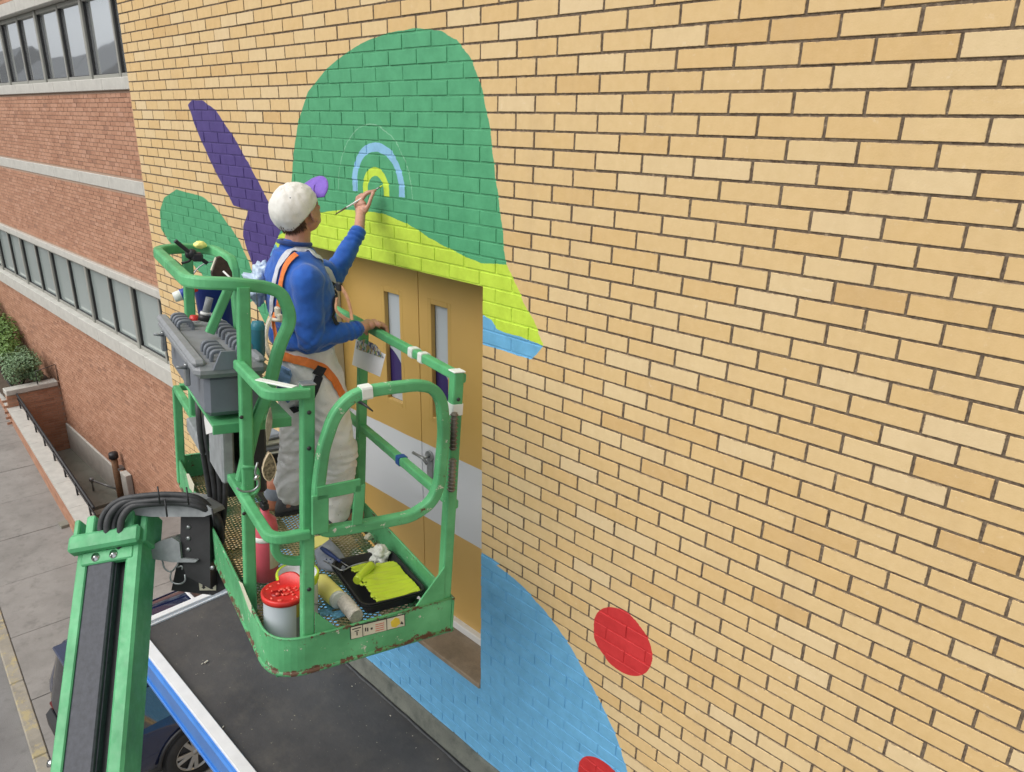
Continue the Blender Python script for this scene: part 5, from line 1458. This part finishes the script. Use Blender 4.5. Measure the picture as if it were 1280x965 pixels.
# head frame: face towards the wall, tipped back, looking up at the brush
HM = Matrix.Translation(J['head']) @ Matrix.Rotation(R(14), 4, 'Z') @ Matrix.Rotation(R(27), 4, 'X')
b = MB()
def hp(*p): return HM @ V(p)
H3 = HM.to_3x3()
def hell(c, r_): b.ell(hp(*c), r_, Rm=H3, seg=24, rings=16)
hell((0, -.012, .025), (.076, .096, .094))          # cranium
hell((0, .028, -.035), (.060, .066, .080))          # face
hell((0, .060, -.088), (.030, .026, .024))          # chin
hell((.036, .010, -.065), (.026, .045, .034)); hell((-.036, .010, -.065), (.026, .045, .034))   # jaw
hell((0, .098, -.030), (.011, .020, .013)); hell((0, .090, -.008), (.008, .012, .026))          # nose
hell((.0, .084, .022), (.044, .016, .012))          # brow
hell((0, .086, -.062), (.022, .011, .006)); hell((0, .084, -.072), (.018, .010, .006))          # lips
hell((.036, .068, -.025), (.020, .014, .016)); hell((-.036, .068, -.025), (.020, .014, .016))   # cheeks
for s_ in (1, -1):                                  # ears
    hell((s_ * .080, -.002, -.022), (.009, .018, .030)); hell((s_ * .082, .004, -.044), (.008, .010, .012)); hell((s_ * .088, -.014, -.014), (.007, .007, .023)); hell((s_ * .087, -.004, .004), (.007, .014, .007))
b.cap(hp(0, -.030, -.055), J['neck'] + V((0, .005, -.03)), .051, .060, fx=(1, 0, 0))
# torso and limbs (under the clothes)
def torso(bb, g, z0_=-1.36):
    secs = [(-1.36, -.668, -.60, .150, .105), (-1.24, -.650, -.605, .150, .105), (-1.12, -.622, -.62, .158, .112), (-1.00, -.592, -.64, .176, .118), (-.90, -.588, -.65, .178, .108), (-.84, -.590, -.655, .135, .085), (-.80, -.590, -.655, .070, .062)]
    rings = []
    for (z, x, y, rx, ry) in secs:
        if z < z0_: continue
        rings.append([V((x + (rx + g) * math.cos(2 * math.pi * k / 28), y + (ry + g) * math.sin(2 * math.pi * k / 28) - .06 * (rx) * math.cos(2 * math.pi * k / 28), z + (g if z > -.82 else 0))) for k in range(28)])
    bb.loft(rings)
torso(b, 0)
for s_ in 'rl':
    b.cap(J[s_ + 'sh'], J[s_ + 'el'], .046, .036); b.cap(J[s_ + 'el'], J[s_ + 'wr'], .036, .025)
    b.cap(J[s_ + 'hip'], J[s_ + 'kn'], .080, .054); b.cap(J[s_ + 'kn'], J[s_ + 'an'], .052, .038)
    f_ = J[s_ + 'an']; tdir = V((.02, .15, -.05)) if s_ == 'r' else V((.0, .15, -.05))
    b.cap(f_ + V((0, -.03, -.04)), f_ + tdir, .036, .030)
b.cap(J['rsh'], J['chest'] + V((0, 0, .06)), .05, .06); b.cap(J['lsh'], J['chest'] + V((0, 0, .06)), .05, .06)
# right hand gripping the top rail (rail runs along rd)
rc0 = W((WB, .0, 1.10)); rd = (W((WB, 1, 1.10)) - rc0).normalized()
gr_ = rc0 + rd * ((V((-.455, -.34, -1.17)) - rc0).dot(rd))
out_ = V((rd.y * -1, rd.x, 0)).normalized(); 
if out_.y < 0: out_ = -out_
upz = V((0, 0, 1))
wr = J['rwr']
pc0 = gr_ + upz * .042 - out_ * .035
b.cap(wr, pc0 + rd * .005, .026, .024, fx=rd, sx=1.25)
b.cap(pc0 + rd * .022, pc0 - rd * .028, .021, .019)
b.cap(pc0 + out_ * .035 + rd * .030, pc0 + out_ * .035 - rd * .036, .0165, .014)
for k, (o1, l_) in enumerate(((.034, 1.0), (.012, 1.08), (-.010, 1.02), (-.032, .84))):
    kn = pc0 + out_ * .038 + rd * o1 + upz * .004
    p1 = gr_ + rd * (o1 * 1.02) + out_ * .036 + upz * .030 * l_
    p2 = gr_ + rd * (o1 * 1.02 - .002) + out_ * .040 - upz * .006 * l_
    p3 = gr_ + rd * (o1 * 1.0 - .003) + out_ * .024 - upz * .028
    b.cap(kn, p1, .0100, .0092, 10); b.cap(p1, p2, .0092, .0084, 10); b.cap(p2, p3, .0084, .0074, 10)
t1 = pc0 + rd * .030 - out_ * .012
t2 = gr_ + rd * .052 - out_ * .038 + upz * .012; t3 = gr_ + rd * .056 - out_ * .028 - upz * .018
b.cap(t1, t2, .0135, .0105, 10); b.cap(t2, t3, .0105, .0085, 10)
# left hand pinching the brush
Bt = onY(478, 232, -.012); Be = onY(419, 268, -.215)
bd = (Bt - Be).normalized()
grip = Be + bd * ((Bt - Be).length * .70)
lw_ = J['lwr']
gd = (grip - CAM).dot(FW)
def G(x, y, o=0.0): return dep(x, y, gd + o)
b.cap(lw_, G(451, 264, .012), .0255, .024, fx=bd, sx=1.05)
b.cap(G(449, 264, .020), G(456, 261, -.004), .021, .0185); b.cap(G(447, 256, .022), G(454, 255, .002), .018, .017)
for pts_, r_ in ((((451, 252, 0), (457, 243, -.008), (463, 239.5, -.008), (469, 238, -.002)), .0098),
                 (((448, 253, .013), (452, 245, .010), (459, 240, .008), (466, 239, .008)), .0100),
                 (((446, 256, .026), (446.5, 247, .026), (452, 243, .024), (458, 244, .018)), .0096),
                 (((446, 261, .038), (443.5, 254, .040), (447, 249, .038), (452, 249, .030)), .0086),
                 (((457, 264, -.008), (461.5, 255, -.020), (464, 247, -.018), (467, 241, -.008)), .0112)):
    q = [G(*p) for p in pts_]
    for i in range(3): b.cap(q[i], q[i + 1], r_ * (1 - .09 * i), r_ * (1 - .09 * (i + 1)), 10)
me = union('person', b, .0036, 3, .5)
def skin_mat():
    m, nt, bs = nodes('skin'); P = objco(nt)
    c = ramp(nt, noisen(nt, 22, 4, .6, P), [(.3, (.44, .215, .145)), (.7, (.58, .315, .225))])
    c = mix(nt, ramp(nt, noisen(nt, 7, 2, .5, P), [(.45, (0, 0, 0)), (.7, (.6, .6, .6))]), c, (.52, .20, .14))
    lk(nt, c, bs.inputs['Base Color']); bs.inputs['Roughness'].default_value = .5
    bs.inputs['Subsurface Weight'].default_value = .12; bs.inputs['Subsurface Radius'].default_value = (.01, .004, .002)
    bump(nt, bs, noisen(nt, 260, 3, .6, P), .15, .001)
    return m
M_skin = skin_mat()
person = link('person', me, M_skin)
tag(person, 'painter in blue sweatshirt and white trousers reaching up with a brush to the mural', 'person')

# sweatshirt
def ring(c, rx, ry, n=28): return [V((c[0] + rx * math.cos(2 * math.pi * k / n), c[1] + ry * math.sin(2 * math.pi * k / n), c[2])) for k in range(n)]
sb = MB(); torso(sb, .022, -1.21)
sb.cap(V((-.590, -.657, -.86)), V((-.590, -.650, -.785)), .095, .066, 22)
sb.loft([ring((-.635, -.612, -1.10), .172, .128), ring((-.645, -.610, -1.16), .186, .142), ring((-.650, -.608, -1.205), .188, .144), ring((-.652, -.606, -1.225), .170, .128)])
for s_ in 'rl':
    sb.cap(J[s_ + 'sh'], J[s_ + 'el'], .070, .056, 20); 
    e = J[s_ + 'el'].lerp(J[s_ + 'wr'], .90); sb.cap(J[s_ + 'el'], e, .055, .037, 20)
    sb.cap(J[s_ + 'el'].lerp(J[s_ + 'wr'], .80), e, .040, .036, 20)
    sb.cap(J[s_ + 'sh'], V((-.590, -.652, -.845)), .060, .070, 20)
    sb.cap(J[s_ + 'sh'].lerp(J[s_ + 'el'], .12), J['chest'], .068, .10, 20)
me = union('sweatshirt', sb, .0065, 6, .6)
me.transform(Matrix.Identity(4))
def wr_shirt(c, n):
    # folds: run across the sleeves near the elbows, diagonal across the back and a gathered hem
    d = 0
    for k in 'rl':
        el = J[k + 'el']; w = math.exp(-((c - el).length / .13) ** 2)
        ax = (J[k + 'wr'] - J[k + 'sh']).normalized()
        d += w * .0065 * noise.noise(V(((c - el).dot(ax) * 42, c.x * 9, c.z * 9)))
        e = J[k + 'el'].lerp(J[k + 'wr'], .82); w2 = math.exp(-((c - e).length / .06) ** 2)
        ax2 = (J[k + 'wr'] - J[k + 'el']).normalized()
        d += w2 * .004 * math.sin((c - e).dot(ax2) * 190 + 3 * noise.noise(c * 14))
    lowz = max(0, min(1, (-1.05 - c.z) / .15))
    d += lowz * .009 * noise.noise(V((c.x * 11, c.y * 11, c.z * 30 + c.x * 22)))
    def ridge(q): return (1 - 2.4 * abs(noise.noise(q)))
    d += .0065 * noise.noise(V((c.x * 7 + c.z * 12, c.y * 7, c.z * 5)))
    d += .0034 * ridge(V((c.x * 6 + c.z * 7, c.y * 9 - c.z * 4, c.z * 6 + 3)))
    for k in 'rl':
        el = J[k + 'el']; w = math.exp(-((c - el).length / .16) ** 2)
        d += w * .0045 * ridge(V((c.x * 8, c.y * 16 + c.z * 14, c.z * 10)))
    d += .0025 * noise.noise(c * 32)
    return d
displace(me, wr_shirt)
def cloth_mat(name, a, b_, scale=30, rough=.85, fine=700):
    m, nt, bs = nodes(name); P = position(nt)
    lk(nt, ramp(nt, noisen(nt, scale, 4, .6, P), [(.3, a), (.7, b_)]), bs.inputs['Base Color']); bs.inputs['Roughness'].default_value = rough
    bs.inputs['Sheen Weight'].default_value = .25
    w_ = noisen(nt, fine * .45, 3, .6, P); bump(nt, bs, w_, .45, .003)
    return m
M_shirt = cloth_mat('blue_sweatshirt', (.010, .085, .40), (.014, .115, .50))
shirt = link('sweatshirt', me, M_shirt, person)
cf = MB()
for s_ in 'rl':
    e = J[s_ + 'el'].lerp(J[s_ + 'wr'], .88); f_ = J[s_ + 'el'].lerp(J[s_ + 'wr'], .97)
    cf.tube([e, e.lerp(f_, .5), f_], .037, 24, rad=[.0375, .0375, .034])
obj('cuff', cf, cloth_mat('blue_rib', (.008, .07, .34), (.012, .095, .42)), person)
nk = MB(); ncen = J['neck'] + V((0, .006, .044))
nk.tube([ncen + V((.068 * math.cos(a), .066 * math.sin(a), .006 - .010 * math.sin(a))) for a in [2 * math.pi * k / 30 for k in range(30)]], .010, 8, closed=True)
obj('collar', nk, cloth_mat('navy_rib', (.006, .03, .15), (.01, .05, .22)), person)

# trousers
tb = MB()
def ring(c, rx, ry, n=28): return [V((c[0] + rx * math.cos(2 * math.pi * k / n), c[1] + ry * math.sin(2 * math.pi * k / n), c[2])) for k in range(n)]
tb.loft([ring((-.650, -.605, -1.20), .150, .118), ring((-.660, -.602, -1.28), .170, .135), ring((-.665, -.600, -1.38), .182, .142), ring((-.665, -.60, -1.44), .165, .12)])
for s_ in 'rl':
    hpj, k_, a_ = J[s_ + 'hip'], J[s_ + 'kn'], J[s_ + 'an']
    tb.cap(hpj, k_, .112, .092, 22); tb.cap(k_, a_ + V((0, .005, .06)), .092, .080, 22); tb.cap(a_ + V((0, .005, .10)), a_ + V((0, .008, .015)), .082, .070, 22)
me = union('trousers', tb, .0075, 8, .6)
def wr_tr(c, n):
    leg = 1 if c.x > -.70 else -1
    u = c.z * 17 + leg * c.x * 16 + 2.2 * noise.noise(V((c.x * 5, c.y * 5, c.z * 4 + leg)))
    d = .006 * noise.noise(V((c.x * 7 + c.z * 4, c.y * 6, u)))
    d += .0055 * (1 - 2.6 * abs(noise.noise(V((c.x * 5 + c.z * 3, c.y * 7, u * .9 + 4)))))
    d += .007 * noise.noise(V((c.x * 9 + leg * 3, c.y * 9, c.z * 4)))
    knee = math.exp(-((c.z + 1.80) / .16) ** 2)
    d += knee * .006 * (1 - 2.6 * abs(noise.noise(V((c.x * 8, c.y * 6 + c.z * 6, c.z * 26)))))
    return d + .0025 * noise.noise(c * 40)
displace(me, wr_tr)
m, nt, bs = nodes('painters_canvas'); P = position(nt)
c = ramp(nt, noisen(nt, 6, 4, .6, P), [(.3, (.82, .82, .82)), (.7, (.92, .92, .92))])
c = mix(nt, mathn(nt, 'MULTIPLY', ramp(nt, noisen(nt, 3.5, 5, .7, P), [(.5, (0, 0, 0)), (.7, (1, 1, 1))]), .35), c, (.42, .40, .36))
c = mix(nt, ramp(nt, noisen(nt, 70, 2, .5, P), [(.745, (0, 0, 0)), (.76, (1, 1, 1))]), c, (.05, .06, .08))
c = mix(nt, ramp(nt, noisen(nt, 48, 2, .5, P), [(.755, (0, 0, 0)), (.765, (1, 1, 1))]), c, (.25, .42, .2))
c = mix(nt, mathn(nt, 'MULTIPLY', ramp(nt, noisen(nt, 15, 6, .75, P), [(.62, (0, 0, 0)), (.68, (1, 1, 1))]), .5), c, (.50, .46, .38))
c = mix(nt, ramp(nt, noisen(nt, 33, 3, .6, P), [(.74, (0, 0, 0)), (.75, (1, 1, 1))]), c, (.22, .36, .60))
lk(nt, c, bs.inputs['Base Color']); bs.inputs['Roughness'].default_value = .9; bump(nt, bs, noisen(nt, 260, 4, .6, P), .5, .003)
trousers = link('trousers', me, m, person)
# shoes
for s_ in 'rl':
    a_ = J[s_ + 'an']; dy = V((.03, 1, 0)).normalized()
    sh_ = MB(); z_ = FZ + .012
    def srn(z, kx, l0, l1): return [V((a_.x + .044 * kx * math.sin(t_) * (1.05 if math.cos(t_) > 0 else .85), a_.y + (.155 * l1 if math.cos(t_) > 0 else .095 * l0) * math.cos(t_) , z)) for t_ in [2 * math.pi * k / 24 for k in range(24)]]
    sh_.loft([srn(FZ + .022, .98, 1, 1), srn(FZ + .045, 1, 1, .98), srn(FZ + .070, .90, .95, .80), srn(FZ + .098, .80, .80, .45)])
    so = obj('shoe', sh_, simple('shoe_' + s_, (.10, .10, .11), .7, var=.3, scale=30, bmp=.2), person)
    obj('sole', MB().loft([srn(FZ, 1.04, 1.03, 1.03), srn(FZ + .024, 1.06, 1.05, 1.05)], smooth=False), M_rubber, so)

# cap and hair
M_hair = simple('brown_hair', (.11, .055, .028), .6, var=.35, scale=60, bmp=.6, bscale=200)
hb2 = MB()
def shell(rad, cen, th0, th1, ph0, ph1, n=28, m_=14, bb=None):
    vs = []; fs = []
    for i in range(m_ + 1):
        th = R(th0 + (th1 - th0) * i / m_)
        for j in range(n + 1):
            ph = R(ph0 + (ph1 - ph0) * j / n)
            vs.append(hp(cen[0] + rad[0] * math.sin(th) * math.cos(ph), cen[1] + rad[1] * math.sin(th) * math.sin(ph), cen[2] + rad[2] * math.cos(th)))
    for i in range(m_):
        for j in range(n): fs.append((i * (n + 1) + j, i * (n + 1) + j + 1, (i + 1) * (n + 1) + j + 1, (i + 1) * (n + 1) + j))
    bb.add(vs, fs, True)
shell((.0815, .1015, .099), (0, -.014, .024), 60, 128, 200, 340, bb=hb2)
shell((.0800, .1000, .097), (0, -.014, .024), 60, 100, 165, 375, bb=hb2)
rr_ = random.Random(11)
for k in range(420):                                  # loose locks at the nape and over the ears
    ph = R(rr_.uniform(202, 338)); th = R(rr_.uniform(98, 132))
    p = V((.081 * math.sin(th) * math.cos(ph), -.014 + .101 * math.sin(th) * math.sin(ph), .024 + .099 * math.cos(th)))
    q = p * 1.03 + V((rr_.uniform(-.006, .006), rr_.uniform(-.006, .004), -rr_.uniform(.014, .032)))
    hb2.tube([hp(*p), hp(*(p.lerp(q, .5) * 1.01)), hp(*q)], .0016, 4, rad=[.0022, .0018, .0005], caps=False)
obj('hair', hb2, M_hair, person)
cpb = MB()
CR = (.0875, .1085, .097); CC = (0, -.013, .020)
tilt = lambda ph: 97 + 30 * max(0, -math.sin(R(ph))) ** 1.4 - 6 * max(0, math.sin(R(ph)))
vs = []; fs = []; n, m_ = 108, 26
for i in range(m_ + 1):
    for j in range(n):
        ph = 360 * j / n; th = R(tilt(ph) * i / m_)
        seam = 1 - .014 * max(0, 1 - abs(((ph + 30) % 60) - 30) / 3.5) * math.sin(th) + .034 * abs(math.sin(R(ph * 3 + 90))) * math.sin(th)
        k_ = seam * (1 + .020 * noise.noise(V((math.cos(R(ph)) * 2, math.sin(R(ph)) * 2, th * 2))) + .030 * (1 - 2.2 * abs(noise.noise(V((math.cos(R(ph)) * 2.4, math.sin(R(ph)) * 2.4, th * 2.6 + 1))))))
        vs.append(hp(CC[0] + CR[0] * k_ * math.sin(th) ** .92 * math.cos(R(ph)), CC[1] + CR[1] * k_ * math.sin(th) ** .92 * math.sin(R(ph)), CC[2] + CR[2] * k_ * math.cos(th)))
for i in range(m_):
    for j in range(n): fs.append((i * n + j, i * n + (j + 1) % n, (i + 1) * n + (j + 1) % n, (i + 1) * n + j))
cpb.add(vs, fs, True)
M_cap = cloth_mat('white_cap_cotton', (.70, .69, .64), (.82, .81, .77), 14, fine=500)
capo = obj('cap', cpb, M_cap, person)
sol = capo.modifiers.new('s', 'SOLIDIFY'); sol.thickness = .002
sm_ = MB()
for ph0_ in range(0, 360, 60):
    pts_ = []
    for i in range(15):
        th = R(tilt(ph0_) * (i + .3) / 15)
        pts_.append(hp(CC[0] + (CR[0] + .0016) * .992 * math.sin(th) ** .92 * math.cos(R(ph0_)), CC[1] + (CR[1] + .0016) * .992 * math.sin(th) ** .92 * math.sin(R(ph0_)), CC[2] + (CR[2] + .001) * math.cos(th)))
    sm_.tube(pts_, .0011, 6)
rim_ = []
for j in range(72):
    ph = 5 * j; th = R(tilt(ph) * .97)
    rim_.append(hp(CC[0] + CR[0] * 1.004 * math.sin(th) ** .92 * math.cos(R(ph)), CC[1] + CR[1] * 1.004 * math.sin(th) ** .92 * math.sin(R(ph)), CC[2] + CR[2] * math.cos(th)))
sm_.tube(rim_, .0016, 6, closed=True)
obj('seam', sm_, M_cap, capo)
bt = MB(); bt.ell(hp(CC[0], CC[1], CC[2] + CR[2] + .001), (.007, .007, .004), seg=10, rings=6, Rm=H3)
obj('button', bt, M_cap, capo)
ey = MB()
for ph in (0, 60, 120, 180, 240, 300):
    th = R(42); p0_ = V((CC[0] + (CR[0] + .0005) * math.sin(th) ** .92 * math.cos(R(ph + 30)), CC[1] + (CR[1] + .0005) * math.sin(th) ** .92 * math.sin(R(ph + 30)), CC[2] + (CR[2] + .001) * math.cos(th)))
    ey.ell(hp(*p0_), (.0036, .0036, .0036), seg=8, rings=6)
obj('eyelet', ey, simple('dark_eyelet', (.08, .10, .11), .7), capo)
bm2 = MB(); vs = []; n, m_ = 24, 10
for i in range(n + 1):
    u = -1 + 2 * i / n
    for j in range(m_ + 1):
        t_ = j / m_
        a = R(90 + 62 * u)
        base = V((.092 * math.cos(a), -.014 + .112 * math.sin(a), 0))
        outp = V((.096 * u, .045 + .150 * math.sqrt(max(0, 1 - (u * .97) ** 2)), 0))
        p = base.lerp(V((outp.x, outp.y, 0)), t_)
        vs.append(hp(p.x, p.y, .026 - .010 * u * u + (.026 - .018 * u * u) * t_))
fs = [(i * (m_ + 1) + j, (i + 1) * (m_ + 1) + j, (i + 1) * (m_ + 1) + j + 1, i * (m_ + 1) + j + 1) for i in range(n) for j in range(m_)]
bm2.add(vs, fs, True)
brim = obj('brim', bm2, cloth_mat('purple_brim', (.16, .085, .46), (.22, .12, .56), 20), capo)
sol = brim.modifiers.new('s', 'SOLIDIFY'); sol.thickness = .004
ew = MB()
for s_ in (1, -1): ew.ell(hp(s_ * .033, .079, -.002), (.010, .006, .007), seg=12, rings=8, Rm=H3)
obj('eye', ew, M_darkgap, person)

# brush in the left hand
t = thing('artist_brush', 'long thin pale paint brush held against the lime arc on the wall', 'paint brush', Matrix.Translation(Be))
Lb = (Bt - Be).length
obj('handle', MB().tube([bd * 0, bd * Lb * .12, bd * Lb * .24], .0035, 8, rad=[.0022, .0040, .0042]), simple('dark_brush_end', (.13, .075, .06), .4), t)
obj('shaft', MB().tube([bd * Lb * .24, bd * Lb * .6, bd * Lb * .86], .004, 8, rad=[.0042, .0036, .0036]), M_wtape, t)
obj('ferrule', MB().tube([bd * Lb * .86, bd * Lb * .95], .0042, 8), M_steel, t)
obj('bristles', MB().tube([bd * Lb * .95, bd * Lb * .98, bd * Lb * 1.0], .004, 8, rad=[.0042, .0046, .001]), M_limep, t)

# safety harness: webbing laid over the clothes
dg = bpy.context.evaluated_depsgraph_get()
def bvh_of(objs):
    vs = []; fs = []
    for o in objs:
        o_ = len(vs); vs += [v.co.copy() for v in o.data.vertices]; fs += [[o_ + i for i in p.vertices] for p in o.data.polygons]
    return BVHTree.FromPolygons(vs, fs)
bv_all = bvh_of([shirt, trousers])
def strap(name, pix, w, mat, off=.006, par=person, thick=.003, wobble=0):
    """webbing that follows the clothing surface through the given sight lines"""
    pts = []
    for (x, y) in pix:
        loc_, nr, ix, ds = bv_all.ray_cast(CAM, ray(x, y).normalized())
        if loc_ is None:
            if pts: 
                d_ = (pts[-1] - CAM).dot(FW); q = dep(x, y, d_)
            else: q = dep(x, y, 3.1)
            loc_, nr, ix, ds = bv_all.find_nearest(q)
        pts.append(loc_)
    P_ = []
    n = len(pts)
    for i in range(n - 1):                     # Catmull-Rom
        p0_, p1_, p2_, p3_ = pts[max(i - 1, 0)], pts[i], pts[i + 1], pts[min(i + 2, n - 1)]
        for k in range(6):
            t_ = k / 6
            P_.append(.5 * ((2 * p1_) + (p2_ - p0_) * t_ + (2 * p0_ - 5 * p1_ + 4 * p2_ - p3_) * t_ ** 2 + (3 * p1_ - p0_ - 3 * p2_ + p3_) * t_ ** 3))
    P_.append(pts[-1])
    rings = []
    for i, p in enumerate(P_):
        tn = (P_[min(i + 1, len(P_) - 1)] - P_[max(i - 1, 0)]).normalized()
        q, nr, ix, ds = bv_all.find_nearest(p)
        if (nr.dot(CAM - q)) < 0 and ds > .03: nr = (CAM - q).normalized()
        sd_ = tn.cross(nr).normalized(); c_ = q + nr * off if ds < .05 else p
        rings.append([c_ - sd_ * w / 2, c_ - sd_ * w / 2 + nr * thick, c_ + nr * (thick + .0008), c_ + sd_ * w / 2 + nr * thick, c_ + sd_ * w / 2])
    return obj(name, MB().loft(rings, smooth=False), mat, par)
M_wweb = simple('white_webbing', (.62, .64, .70), .8, var=.08, scale=40, bmp=.3, bscale=500)
M_bweb = simple('black_webbing', (.02, .022, .028), .8, var=.2, bmp=.3, bscale=500)
strap('harness_strap', [(341, 408), (341, 385), (343, 360), (348, 338), (356, 322), (370, 313), (384, 313), (397, 322), (408, 337), (417, 354)], .026, M_wweb, .006)
strap('harness_strap', [(350, 392), (352, 368), (355, 345), (361, 329), (371, 319)], .024, M_orange, .008)
strap('harness_strap', [(417, 354), (418, 372), (420, 386), (424, 400)], .020, M_bweb, .007)
strap('leg_strap', [(352, 444), (364, 447), (378, 451), (392, 455), (404, 461), (412, 470), (420, 482), (427, 494)], .040, M_orange, .008)
strap('leg_strap', [(401, 458), (396, 468)], .046, M_bweb, .012)
strap('leg_strap', [(399, 470), (394, 484), (388, 500), (380, 514), (365, 512)], .036, M_bweb, .007)
# chest side: loose orange loop and buckle
c0_ = dep(424, 358, 2.98)
obj('buckle', MB().box(c0_, (.03, .02, .035), .005), M_black, person)
lp = MB(); lp.tube(fillet([dep(424, 356, 2.98), dep(433, 368, 2.96), dep(438, 385, 2.95), dep(440, 400, 2.95)], .03, 5), 0, prof=[(-.010, -.0015), (.010, -.0015), (.010, .0015), (-.010, .0015)], up=(0, 1, 0), smooth=False)
lp.tube(fillet([dep(421, 372, 2.97), dep(419, 388, 2.96), dep(428, 396, 2.95), dep(437, 401, 2.95)], .03, 5), 0, prof=[(-.008, -.0015), (.008, -.0015), (.008, .0015), (-.008, .0015)], up=(0, 1, 0), smooth=False)
obj('webbing_loop', lp, simple('faded_orange', (.42, .22, .12), .8, var=.3, scale=30), person)
lp = MB(); lp.tube(fillet([dep(338, 398, 3.08), dep(333, 410, 3.06), dep(331, 428, 3.05), dep(337, 444, 3.05), dep(343, 452, 3.05)], .03, 5), 0, prof=rrect(.026, .014, .004), up=(0, 1, 0), smooth=False)
lp.tube([dep(338, 399, 3.08), dep(352, 401, 3.06)], .008, 8)
obj('rescue_hook', lp, M_cream, person)
lp = MB(); lp.tube(fillet([dep(344, 390, 3.10), dep(341, 402, 3.09), dep(345, 420, 3.08), dep(344, 434, 3.08)], .03, 5), 0, prof=[(-.014, -.002), (.014, -.002), (.014, .002), (-.014, .002)], up=(0, 1, 0), smooth=False)
obj('lanyard', lp, M_orange, person)
lp = MB(); lp.box(dep(347, 390, 3.06), (.03, .02, .045), .006).box(dep(350, 397, 3.05), (.02, .02, .03), .004); obj('buckle', lp, M_cream, person)
tl_ = MB(); tl_.tube([dep(445, 500, 2.9), dep(456, 506, 2.86), dep(466, 514, 2.84)], .006, 6, rad=[.007, .006, .003]); tl_.tube([dep(446, 499, 2.9), dep(440, 495, 2.92)], .004, 6)
tag(obj('lanyard_tail', tl_, M_black, None), 'thin black strap end sticking out past the gate post', 'strap')
# blue rag in the back pocket
rg = strap('pocket_rag', [(360, 458), (358, 470), (357, 484), (358, 496)], .062, simple('pale_blue_rag', (.20, .34, .58), .9, var=.4, scale=18, bmp=.5), .012, thick=.012)
